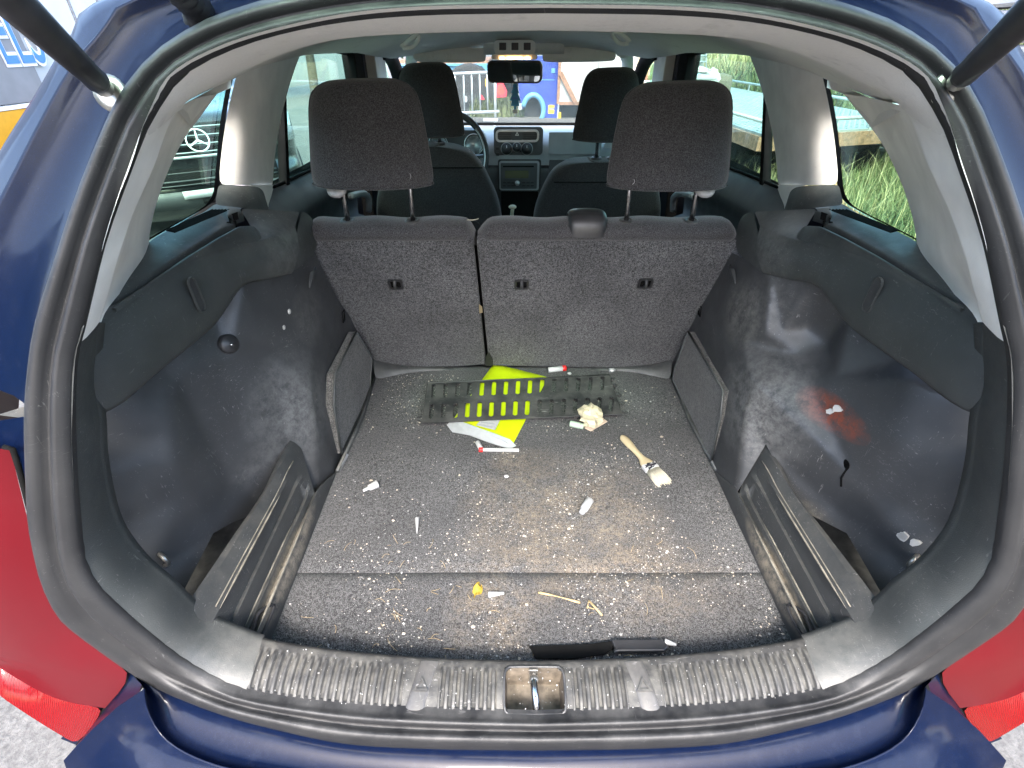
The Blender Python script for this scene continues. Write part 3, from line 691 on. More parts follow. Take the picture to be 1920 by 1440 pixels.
FL_ = ['a0 t0 r3 r2 r1', 't0 t1 s2 r3', 't1 t2 c3 s2', 't2 t3 k1 c3', 't3 t4 k1', 'r1 i1 a4 a3', 'r1 r5 i2 i1', 'r1 r2 r4 r5', 'r2 r3 r4', 'r5 r6 i2', 'r3 s2 b1 r4', 'r4 b1 r5', 's2 c3 n1 b1', 'c3 k1 k2 k3 n1', 'n1 k3 k4', 'n1 k4 k5', 'r5 b1 r6', 'b1 n1 b3 b2', 'n1 k5 f1 b3', 't4 e0 k2 k1', 'e0 e1 k3 k2', 'e1 e2 k4 k3', 'e2 e3 k5 k4', 'e3 e4 f1 k5']
def moulded(V, faces, sgn, L=.010, it=4):
    bm = bmesh.new(); vv = {k: bm.verts.new(P(a, b, x=x)) for k, (a, b, x) in V.items()}
    for q in faces: bm.faces.new([vv[k] for k in q.split()])
    bmesh.ops.triangulate(bm, faces=bm.faces[:], quad_method='BEAUTY')
    for _ in range(9):
        E_ = [e for e in bm.edges if e.calc_length() > L * 1.5]
        if not E_: break
        bmesh.ops.subdivide_edges(bm, edges=E_, cuts=1); bmesh.ops.triangulate(bm, faces=[f for f in bm.faces if len(f.verts) > 3], quad_method='BEAUTY')
    inn = [v for v in bm.verts if not v.is_boundary]
    for _ in range(it): bmesh.ops.smooth_vert(bm, verts=inn, factor=.5, use_axis_x=True, use_axis_y=True, use_axis_z=True)
    bmesh.ops.recalc_face_normals(bm, faces=bm.faces[:])
    me = bpy.data.meshes.new('side_trim'); bm.to_mesh(me); pts = [v.co.copy() for v in bm.verts]; bm.free()
    me.materials.append(M['pocket']); me.polygons.foreach_set('use_smooth', [True] * len(me.polygons))
    link(bpy.data.objects.new('side_trim', me), car); return [pts]
pockR = moulded(VR, FR, 1); pockL = moulded(VL, FL_, -1)
# belt notch and small vent mark on each column
for sgn, (pa, pb), (va, vb) in ((1, ((1374, 500), (1378, 530)), (1311, 582)), (-1, ((585, 505), (581, 538)), (645, 593))):
    R = []
    p0, p1 = P(*pa, x=sgn * .513), P(*pb, x=sgn * .513)
    for s in (0, .4, .8, 1): R.append([p0.lerp(p1, s) + Vector((-sgn * .010 * math.sin(q) * (1 - .6 * s), .016 * math.cos(q) * (1 - .5 * s * s), 0)) for q in [i * math.pi / 8 for i in range(9)]])
    grid('belt_notch', R, M['divider'], car, sub=1)
    o = P(va, vb, x=sgn * .5005); u_, w_ = Vector((0, 1, 0)), Vector((0, .35, 1)).normalized()
    MB().plate([rrect(.022, .030, .002, 2), rrect(.018, .026, .002, 2)[::-1]], o, u_ * sgn * -1, w_, .002).build('moulded_symbol', M['flock'], car, smooth=False)
    MB().bar(o - u_ * .006 - w_ * .010, o + u_ * .006 + w_ * .010, .002, .002).bar(o - u_ * .001 - w_ * .010, o + u_ * .001 + w_ * .002, .002, .002).build('moulded_symbol', M['flock'], car, smooth=False)
# carpet inlay panels
for sgn, q in ((1, ((1291, 622), (1357, 733), (1352, 780), (1334, 866), (1262, 712), (1266, 690))), (-1, ((667, 622), (627, 702), (625, 760), (640, 850), (692, 735), (697, 672)))):
    pts = [P(a, b, x=sgn * .4835) for a, b in q]
    c_ = sum(pts, Vector()) / len(pts); n = len(pts)
    v = pts + [p + Vector((-sgn * -.02, 0, 0)) for p in pts]
    mesh('carpet_inlay', v, [tuple(range(n))] + [(i, (i + 1) % n, n + (i + 1) % n, n + i) for i in range(n)], M['sidecarpet'], car, smooth=False)
    MB().tube([p + Vector((-sgn * .001, 0, 0)) for p in pts + [pts[0]]], .0035, 6).build('inlay_border', M['trim'], car)
    # dark skirt along the floor in front of the inlay
    a = [P(*p, z=0) for p in (((1254, 703), (1290, 790), (1340, 884)) if sgn > 0 else ((706, 703), (680, 790), (636, 886)))]
    MB().tube([p + Vector((sgn * .004, 0, .004)) for p in a], .006, 6).build('floor_edging', M['trim'], car)
# ribbed dividers
DIV_R = [((1338, 882, .482), (1479, 1199, .477)), ((1362, 905, .484), (1500, 1192, .482)), ((1384, 926, .489), (1514, 1188, .487)),
         ((1388, 928, .501), (1519, 1186, .499)), ((1404, 938, .503), (1531, 1180, .502)), ((1408, 935, .513), (1536, 1178, .512)),
         ((1430, 925, .514), (1556, 1160, .514)), ((1434, 922, .523), (1561, 1157, .522)), ((1455, 925, .525), (1592, 1150, .524)),
         ((1462, 925, .530), (1600, 1148, .529)), ((1485, 920, .545), (1628, 1130, .545)), ((1492, 925, .556), (1643, 1121, .556)), ((1490, 935, .560), (1640, 1135, .560))]
FRONT_R = [(1338, 882, .482), (1352, 893, .484), (1372, 908, .489), (1378, 905, .498), (1388, 895, .502), (1393, 880, .509), (1402, 868, .513), (1405, 858, .519), (1409, 846, .523), (1414, 840, .526), (1424, 830, .533), (1434, 826, .541), (1438, 832, .546)]
divs = {}
_f3, _f9 = P(1386, 925, x=.4975), P(1412, 840, x=.5255)
for sgn in (1, -1):
    R = []
    for (a, b), fr_ in zip(DIV_R, FRONT_R):
        A, B, C0 = P(*a[:2], x=a[2]), P(*b[:2], x=b[2]), P(*fr_[:2], x=fr_[2])
        _i = len(R)
        if 3 <= _i <= 9: C0 = _f3.lerp(_f9, (_i - 3) / 6)
        r = crom([C0, C0.lerp(A, .55) + Vector((.0, 0, .004)), A, A.lerp(B, .5), B, B + (B - A).normalized() * .05], 30)
        R.append(r if sgn > 0 else [mir(p) for p in r])
    R = [r for r in R]
    dv = grid('divider_wall', R, M['divider'], car, flip=sgn > 0, bev=.0018, seg=2)
    divs[sgn] = (dv, R)
    for k_, rad, i0 in ((2, .0030, 9), (5, .0022, 9), (8, .0020, 8)):
        MB().tube([p + Vector((-.0006 * sgn, 0, .0008)) for p in R[k_][i0:26]], [rad * min(1, (q + .4) / 4, (25 - i0 - q + .5) / 4) for q in range(26 - i0)], 6).build('moulded_ridge', M['ridge'], dv)
    MB().tube([p + Vector((0, 0, .001)) for p in R[9][3:26]], .0013, 5).build('edge_highlight', M['ridge'], dv)  # pale tube paints in the highlight along the divider's inner top edge
    lp = [R[1][22] + Vector((0, .004, .006)), R[3][22] + Vector((-.004 * sgn, -.006, .016)), R[3][24] + Vector((-.003 * sgn, 0, .014)), R[2][27] + Vector((0, 0, .01)), R[1][26] + Vector((0, 0, .006))]
    MB().tube(crom(lp, 20, True) + [lp[0]], .0032, 8).build('tie_down_loop', M['black'], car)
    # pocket floor behind the divider
    v = [Vector((sgn * x, y, z)) for x, y, z in ((.53, .92, .015), (.73, .92, .02), (.72, .52, .02), (.63, .405, .018), (.53, .405, .015))]
    pf = mesh('pocket_floor', v, [(0, 1, 2, 3, 4)], M['pocketfloor'], car, smooth=False)
# upper side panels with their overhang, tower block and ledge
def upper(sgn):
    f = (lambda p: p) if sgn > 0 else mir
    BE, TE = Vector((.602, .505, .495)), Vector((.576, .542, .612))
    bot = [(1430, 512, .522), (1475, 522, .535), (1530, 536, .555), (1590, 610, .565), (1700, 692, .57), (1790, 760, .576)]
    top = [(1425, 425, .522), (1463, 444, .530), (1512, 458, .545), (1550, 462, .558), (1640, 492, .566), (1740, 548, .570)]
    B = crom([P(a, b, x=x) for a, b, x in bot] + [BE], 40); T = crom([P(a, b, x=x) for a, b, x in top] + [TE], 40)
    R = [[p + Vector((.10, 0, .012)) for p in B], [p + Vector((.012, 0, -.003)) for p in B], [p + Vector((.003, 0, -.001)) for p in B]]
    R += [[b.lerp(t_, s) + Vector((-.010 * math.sin(math.pi * s), 0, 0)) for b, t_ in zip(B, T)] for s in (.05, .2, .4, .6, .8, .95)]
    R += [T, [p + Vector((.004, 0, .003)) for p in T]]
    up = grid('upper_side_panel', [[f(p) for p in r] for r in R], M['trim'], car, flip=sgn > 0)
    # inner face of the tower, towards the seat
    q = [[(1430, 512, .522), (1405, 492, .519), (1381, 472, .517)], [(1428, 470, .522), (1400, 455, .519), (1378, 445, .518)], [(1419, 425, .522), (1398, 415, .52), (1386, 412, .521)], [(1412, 396, .525), (1400, 400, .526), (1394, 404, .53)]]
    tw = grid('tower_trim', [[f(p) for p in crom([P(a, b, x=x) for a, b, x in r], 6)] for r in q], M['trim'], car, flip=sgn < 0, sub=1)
    # tray on the tower
    tr = [[(1413, 397, .526), (1470, 394, .56), (1532, 391, .60)], [(1419, 404, .524), (1472, 402, .56), (1528, 400, .60)], [(1423, 420, .522), (1470, 424, .548), (1510, 426, .585)], [(1426, 426, .522), (1462, 440, .532), (1505, 446, .560)], [(1428, 430, .522), (1463, 446, .530), (1512, 459, .545)]]
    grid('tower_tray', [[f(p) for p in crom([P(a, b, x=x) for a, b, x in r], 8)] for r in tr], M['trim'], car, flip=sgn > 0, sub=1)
    # notched cheek and slot for the parcel shelf
    ck = [(1496, 437, .560), (1508, 423, .565), (1535, 425, .566), (1580, 447, .567), (1640, 480, .568), (1735, 538, .571), (1800, 578, .566)]
    lo = [(1490, 452, .545), (1508, 456, .547), (1536, 458, .556), (1580, 472, .562), (1640, 492, .566), (1740, 549, .570), (1800, 586, .564)]
    C_ = [P(a, b, x=x) for a, b, x in ck]; L_ = [P(a, b, x=x) for a, b, x in lo]
    grid('shelf_cheek', [[f(p) for p in lin(L_, 30)], [f(p) for p in lin(C_, 30)], [f(p + Vector((.006, .0, .0))) for p in lin(C_, 30)], [f(p + Vector((.010, 0, -.012))) for p in lin(C_, 30)]], M['trim'], car, flip=sgn > 0)
    # slot between cheek and ledge: dark, dusty channel
    gr = [P(a, b, x=x) for a, b, x in ((1505, 428, .578), (1545, 430, .580), (1640, 478, .582), (1735, 535, .584), (1800, 574, .584))]
    g2 = [p + Vector((.012, .0, .0)) for p in gr]
    grid('shelf_slot', [[f(p + Vector((-.012, 0, -.006))) for p in gr], [f(p) for p in g2]], M['divider'], car, smooth=False, flip=sgn > 0)
    # ledge under the window
    li = [P(a, b, x=x) for a, b, x in ((1530, 394, .600), (1560, 402, .590), (1545, 418, .588), (1570, 426, .588), (1640, 464, .588), (1740, 524, .590), (1840, 583, .592))]
    lo2 = [P(a, b, x=x) for a, b, x in ((1520, 378, .645), (1560, 378, .648), (1583, 384, .650), (1604, 398, .650), (1650, 418, .650), (1710, 448, .648), (1800, 510, .640))]
    R = [[p + Vector((0, 0, -.022)) for p in li], [p + Vector((-.001, 0, -.003)) for p in li], [p + Vector((.003, 0, 0)) for p in li]] + [[a.lerp(b, s) for a, b in zip(li, lo2)] for s in (.3, .65, 1.)]
    lg = grid('window_ledge', [[f(p) for p in lin(r, 40)] for r in R], M['trim'], car, flip=sgn > 0)
    # notch teeth
    for k, (a, b) in enumerate((((1540, 397), (1560, 404)), ((1543, 413), (1562, 416)))):
        p0, p1 = P(*a, x=.585), P(*b, x=.597)
        MB().add([f(p0), f(p1), f(p0 + Vector((0, -.004, -.014))), f(p1 + Vector((0, 0, -.012)))], [(0, 1, 3, 2), (2, 3, 1, 0)]).build('shelf_notch', M['flock'], lg, smooth=False)
    # vent slats on the ledge
    a0, a1 = P(1551, 397, x=.608), P(1668, 441, x=.603); b0_, b1_ = P(1588, 397, x=.640), P(1684, 437, x=.632)
    nrm = (a1 - a0).cross(b0_ - a0).normalized()
    if nrm.z < 0: nrm = -nrm
    for k in range(6):
        s = (k + .5) / 6; p, q_ = a0.lerp(b0_, s) + nrm * .0045, a1.lerp(b1_, s) + nrm * .0045
        MB().bar(f(p), f(q_), .0016, .002, f(nrm)).build('vent_slot', M['flock'], lg, smooth=False)
    # oblong blank
    o = P(1637, 553, x=.557); ua = (P(1652, 520, x=.557) - P(1622, 583, x=.557)); L = ua.length; ua.normalize()
    n_ = Vector((-1, .0, 0)); ux = ua.cross(n_); 
    lp = rrect(.021, L * 1.02, .010, 5); lp2 = rrect(.0175, L * .96, .0085, 5)
    MB().plate([lp, lp2[::-1]], f(o + Vector((-.0035, 0, 0))), f(ux), f(ua), .004).build('blank_rim', M['trim'], up, smooth=False)
    MB().plate([rrect(.0172, L * .955, .0084, 5)], f(o + Vector((-.0025, 0, 0))), f(ux), f(ua), .002).build('blank_cover', M['silltab'], up, smooth=False)
    return up
upR = upper(1); upL = upper(-1)
# round cap on the left wheel-arch trim
def on_grid(Rg, px, py):   # nearest grid vertex to an image point
    best = None
    for r in Rg:
        for p in r:
            c, s = math.cos(TH), math.sin(TH); Y, Z = p.y, p.z - CZ; ww = Y * c - Z * s
            u, v_ = 960 + F_PX * (p.x - CX) / ww, 720 + F_PX * (-Y * s - Z * c) / ww
            d = (u - px) ** 2 + (v_ - py) ** 2
            if best is None or d < best[0]: best = (d, p)
    return best[1].copy()
n_ = Vector((.86, -.4, .3)).normalized()
o = on_grid(pockL, 430, 642)
cap = MB().lathe([(.0205, -.006), (.0195, .006), (.016, .009), (.0, .0115)], o, n_, 24).build('round_cap', M['black'], car)
MB().lathe([(.003, .011), (.0035, .0125), (.0, .013)], o + Vector((0, 0, -.002)), n_, 8).build('cap_pin', M['chrome'], cap)
for a, b, sz in ((540, 583, .008), (532, 613, .007), (545, 588, .004)):
    p = on_grid(pockL, a, b); MB().ball(p, sz, 7, 4, (.35, .9, .8)).build('glue_mark', M['paintw'], car)
for a, b, sz in ((1555, 770, .0085), (1568, 764, .010), (1697, 1000, .010), (1718, 1012, .009), (1698, 1006, .008)):
    p = on_grid(pockR, a, b); n2 = Vector((-.9, -.35, .25)).normalized(); u = n2.orthogonal().normalized(); w2 = n2.cross(u)
    k = 11; vv = [p + n2 * .004 + (u * math.cos(6.283 * i / k) * .8 + w2 * math.sin(6.283 * i / k)) * sz * random.uniform(.65, 1.2) for i in range(k)]
    mesh('paint_splash', vv + [q - n2 * .006 for q in vv], [tuple(range(k))] + [(i, (i + 1) % k, k + (i + 1) % k, k + i) for i in range(k)], M['paintw'], car, smooth=False)
for a, b in ((1583, 868), (1588, 872)):
    p = on_grid(pockR, a, b); MB().ball(p, .011, 9, 6, (.25, 1, .8)).build('tar_mark', M['flock'], car)
MB().tube([on_grid(pockR, a, b) + Vector((-.001, 0, 0)) for a, b in ((1590, 875), (1582, 898), (1577, 915))], .0022, 6).build('tar_run', M['flock'], car)
MB().lathe([(.010, 0), (.010, .012), (.007, .015), (.0, .015)], Vector((.57, .66, .02)) , (0, -.2, 1), 14).build('pocket_knob', M['black'], car)
# hook shaped brackets low in both pockets
for sgn in (-1, 1):
    p = on_grid(pockR if sgn > 0 else pockL, 1712 if sgn > 0 else 300, 1048 if sgn > 0 else 1048)
    MB().tube(crom([p + Vector((0, 0, .012)), p + Vector((-.012 * sgn, -.008, .014)), p + Vector((-.016 * sgn, -.01, .0)), p + Vector((-.004 * sgn, -.006, -.012))], 12), .004, 8).build('pocket_hook', M['dullmetal'], car)
# grey corner covers beside the seat foot
for sgn in (-1, 1):
    f = (lambda p: p) if sgn > 0 else mir
    q = [[P(1262, 665, x=.492), P(1225, 674, z=.030), P(1180, 682, z=.016), P(1110, 690, z=.004)], [P(1259, 690, z=.030), P(1215, 690, z=.022), P(1170, 690, z=.012), P(1108, 692, z=.003)], [P(1258, 712, z=.002), P(1210, 702, z=.001), P(1165, 696, z=.001), P(1106, 694, z=.001)]]
    cc = grid('corner_cover', [[f(p) for p in crom(r, 10)] for r in q], M['divider'], car, flip=sgn < 0, sub=1)
    MB().lathe([(.007, .0), (.006, .003), (.003, .002), (.0, .001)], f(P(1218, 681, z=.028)), (0, -.6, .8), 12).build('cover_screw', M['silltab'], cc)

# ------------------------------------------------------------------ rear seat backs
SA = Vector((0, 1.395, 0)); SU = Vector((0, -.19, .5)).normalized(); SN = Vector((0, -.5, -.19)).normalized()
def PS(px, py, off=0.):
    d = Vector(ray(px, py)); o = Vector((CX, 0, CZ)); t = (SA + SN * off - o).dot(SN) / d.dot(SN); return o + d * t
def S2(p): return (p.x, (p - SA).dot(SU))
SX = Vector((1, 0, 0))
def seatback(nm, outl, x0, x1, lab):
    st = bpy.data.objects.new(nm, None); link(st, car)
    loop = [S2(PS(a, b)) for a, b in outl]
    ar = sum(loop[i][0] * loop[(i + 1) % len(loop)][1] - loop[(i + 1) % len(loop)][0] * loop[i][1] for i in range(len(loop)))
    if ar < 0: loop = loop[::-1]
    MB().plate([loop], SA, SX, SU, .022).build('carpet_back', M['seatcarpet'], st, bev=.006, seg=3, smooth=True)
    prof = [(1.222, .490), (1.208, .497), (1.200, .505), (1.196, .518), (1.203, .532), (1.222, .541), (1.250, .543), (1.285, .538), (1.315, .522), (1.335, .49), (1.36, .40), (1.42, .2), (1.47, .04)]
    R = []; n = 28
    for i in range(n):
        u = i / (n - 1); x = x0 + (x1 - x0) * u; e = max(0, 1 - min(u, 1 - u) * abs(x1 - x0) / .022)
        rr_ = []
        for y, z in prof:
            k = e ** 2.2; rr_.append(Vector((x, y + (1.265 - y) * k * .5, z - (z - .45) * k * .35 - .0025 * math.sin(x * 37) * (z > .52))))
        R.append(rr_)
    grid('cushion_top', R, M['fabric'], st, sub=1, flip=True)
    return st
sl = seatback('rear_seat_back', [(575, 451), (887, 451), (911, 684), (860, 688), (702, 690), (655, 622), (615, 556), (570, 490)], -.548, P(890, 430, y=1.2).x - .002, '')
sr = seatback('rear_seat_back', [(893, 450), (1392, 450), (1392, 490), (1350, 556), (1308, 620), (1261, 690), (1100, 690), (917, 686)], P(891, 430, y=1.2).x + .002, .530, '')
MB().add([PS(884, 460, -.03), PS(896, 460, -.03), PS(920, 690, -.03), PS(906, 690, -.03)], [(0, 1, 2, 3), (3, 2, 1, 0)]).build('seat_gap', M['flock'], sl, smooth=False)
MB().add([PS(916, 660, .004), PS(909, 672, .004), PS(924, 672, .004), PS(909, 686, .006), PS(924, 686, .006)], [(0, 1, 2), (1, 3, 4, 2), (2, 1, 0), (2, 4, 3, 1)]).build('seat_foot_cover', M['divider'], sl, smooth=False)
MB().add([PS(898, 570, .001), PS(904, 575, .001), PS(905, 586, .001), PS(899, 588, .001)], [(0, 1, 2, 3), (3, 2, 1, 0)]).build('worn_spot', M['wood'], sr, smooth=False)
for px, py, par, sh in ((742, 533, sl, -1), (978, 533, sr, 0), (1210, 531, sr, 1)):
    o = PS(px, py, .001)
    hk = MB().plate([rrect(.040, .034, .005, 3), rrect(.028, .024, .004, 3)[::-1]], o + SN * .004, SX, SU, .006).build('child_seat_hook', M['black'], par, smooth=False, bev=.001)
    MB().plate([rrect(.028, .024, .004, 3)], o, SX, SU, .002).build('hook_well', M['flock'], hk, smooth=False)
    MB().tube(crom([o + SU * .013, o + SN * .010 + SU * .008, o + SN * .011 - SU * .004, o + SN * .002 - SU * .011], 10), .0042, 8).build('hook_bar', M['silltab'], hk)
# seat top fittings
def guide(p, par):
    MB().lathe([(.0215, -.002), (.0215, .003), (.018, .006), (.011, .008), (.0105, .003)], p, (0, -.12, 1), 18).build('headrest_guide', M['silltab'], par)
bb = P(1103, 420, y=1.205); w_ = (P(1140, 418, y=1.2).x - P(1067, 418, y=1.2).x)
R = []
for u, k in ((-.5, .72), (-.44, .92), (-.3, 1.), (0, 1.03), (.3, 1.), (.44, .92), (.5, .72)):
    x = (P(1067, 418, y=1.2).x + P(1140, 418, y=1.2).x) / 2 + u * w_
    R.append([Vector((x, 1.236 + dy * k, .530 + dz * k)) for dy, dz in ((-.042, -.02), (-.042, .008), (-.030, .030), (0, .036), (.03, .034), (.045, .02), (.045, -.02))])
grid('belt_outlet', R, M['black'], sr, sub=1, flip=True)
MB().tube(crom([Vector((-.145, 1.225, .545)), Vector((-.13, 1.222, .5455)), Vector((-.12, 1.228, .546)), Vector((-.118, 1.235, .545))], 10), .0013, 5).build('loose_thread', M['bristle'], sl)
def headrest(nm, cx, y, z0, z1, wb, wt, dep, mat, par, lean=.03, post=.08, pz=None, fluff=False):
    h = bpy.data.objects.new(nm, None); link(h, par)
    R = []; n = 28; ks = [(-.02, .55), (.0, .80), (.02, .93), (.06, .98), (.14, 1.0), (.3, 1.), (.5, .985), (.7, .965), (.84, .93), (.92, .87), (.97, .76), (1.0, .55), (1.005, .2)]
    for s, k in ks:
        z = z0 + (z1 - z0) * s; wd = (wb + (wt - wb) * max(0, s)) * (1 - (1 - k) * .6); dp = dep * (1.06 - .22 * max(0, s)) * k
        if s > .9: wd *= (1 - (s - .9) * 1.5)
        r = []
        for i in range(n):
            a = 2 * math.pi * i / n; c, s_ = math.cos(a), math.sin(a); e = .62
            X = abs(c) ** e * (1 if c > 0 else -1) * wd / 2; Y = abs(s_) ** .75 * (1 if s_ > 0 else -1) * dp / 2
            r.append(Vector((cx + X, y + Y + .03 * (X / (wd / 2 + 1e-6)) ** 2 * (.5 if s_ < 0 else -.2) + lean * s, z + .006 * math.sin(X * 9 + 1) * s)))
        R.append(r)
    c = R[-1]; m = sum(c, Vector()) / len(c)
    R.append([m.lerp(p, .02) for p in c]); c0 = R[0]; m = sum(c0, Vector()) / len(c0); R.insert(0, [m.lerp(p, .02) for p in c0])
    grid('headrest_cover', R, mat, h, cv=True, flip=True, sub=1)
    zz = pz if pz is not None else .535
    for s in (-1, 1):
        MB().tube([Vector((cx + s * post, y + .045 - .035, zz - .02)), Vector((cx + s * post * 1.02, y + .02, z0 + .01)), Vector((cx + s * post * 1.02, y + .02, z0 + .05))], .0062, 10).build('headrest_post', M['chrome'], h)
        guide(Vector((cx + s * post, y + .012, zz)), h)
    # welt along the lower hem
    hem = [p + (p - sum(R[3], Vector()) / n) * .012 for p in R[3]]
    MB().tube(hem + [hem[0]], .0022, 5, False).build('hem_piping', mat, h)
    return h
hl = headrest('headrest', -.360, 1.225, .625, .832, .290, .248, .115, M['fabric'], car)
hr = headrest('headrest', .328, 1.225, .622, .828, .290, .248, .115, M['fabric'], car)
for h, s, cx in ((hl, -1, -.36), (hr, 1, .332)):   # torn pale lining hanging from the outer lower corner
    c = Vector((cx + s * .085, 1.215, .622)); v = [c + Vector((random.uniform(-.018, .018), random.uniform(-.02, .02), random.uniform(-.022, .004))) for _ in range(9)]
    MB().tube(crom([c + Vector((s * -.02, 0, 0)), c + Vector((0, -.01, -.012)), c + Vector((s * .022, 0, -.004))], 8), [.006, .010, .011, .010, .009, .010, .008, .004], 6).build('torn_lining', M['label'], h)
for h, x, y, z in ((hl, -.262, 1.168, .652), (hr, .235, 1.168, .64)):
    MB().tube(crom([Vector((x, y, z)), Vector((x + .003, y - .003, z + .006)), Vector((x + .001, y - .002, z + .012))], 6), .0005, 4).build('lint_thread', M['label'], h)
# ------------------------------------------------------------------ front seats
def frontseat(cx, edge, mirror_edge, ztop, hz):
    st = bpy.data.objects.new('front_seat', None); link(st, car)
    e = [P(a, b, y=2.03) for a, b in edge]; e += [Vector((e[-1].x + (.0), 2.03, -.1))] if False else []
    e = crom(e, 18)
    R = []
    for p in e:
        hwid = abs(p.x - cx); z = p.z; yb = 1.985 + (.60 - z) * .16; r = []
        for u, d in ((-1., .06), (-.98, .02), (-.9, .0), (-.7, -.006), (-.35, -.004), (0, -.004), (.35, -.004), (.7, -.006), (.9, .0), (.98, .02), (1., .06), (.96, .12), (.7, .10), (0, .07), (-.7, .10), (-.96, .12)):
            r.append(Vector((cx + u * hwid, yb + d, z)))
        R.append(r)
    top = R[0]; m = sum(top, Vector()) / len(top)
    R.insert(0, [p.lerp(m, .25) + Vector((0, .01, .006)) for p in top]); R.insert(0, [p.lerp(m, .9) + Vector((0, .02, .008)) for p in top])
    last = [p + Vector((0, .07, -.42)) for p in R[-1]]; R.append(last)
    grid('seat_back_cover', R, M['fabric2'], st, cv=True, sub=1, flip=True)
    # map pocket on the back and a seam across the shoulders
    zz = .36
    MB().plate([rrect(.36, .36, .04, 4)], (cx, 2.012, zz - .22), (1, 0, 0), Vector((0, -.16, 1)).normalized(), .006).build('map_pocket', M['fabric2'], st, smooth=False, bev=.002)
    MB().tube([Vector((cx + u * .19, 1.972 + (.6 - (ztop - .075)) * .16, ztop - .075)) for u in (-1, 0, 1)], .002, 5).build('shoulder_seam', M['flock'], st)
    headrest('headrest', cx, 2.02, hz, hz + .222, .262, .195, .10, M['fabric2'], st, .03, .03, ztop + .0)
    return st
frontseat(-.335, [(790, 271), (815, 271), (845, 273), (880, 284), (905, 312), (922, 345), (934, 375), (942, 412)], 0, .588, .615)
frontseat(.315, [(1165, 301), (1130, 301), (1095, 301), (1060, 306), (1034, 324), (1014, 362), (1004, 390), (999, 415)], 0, .535, .600)
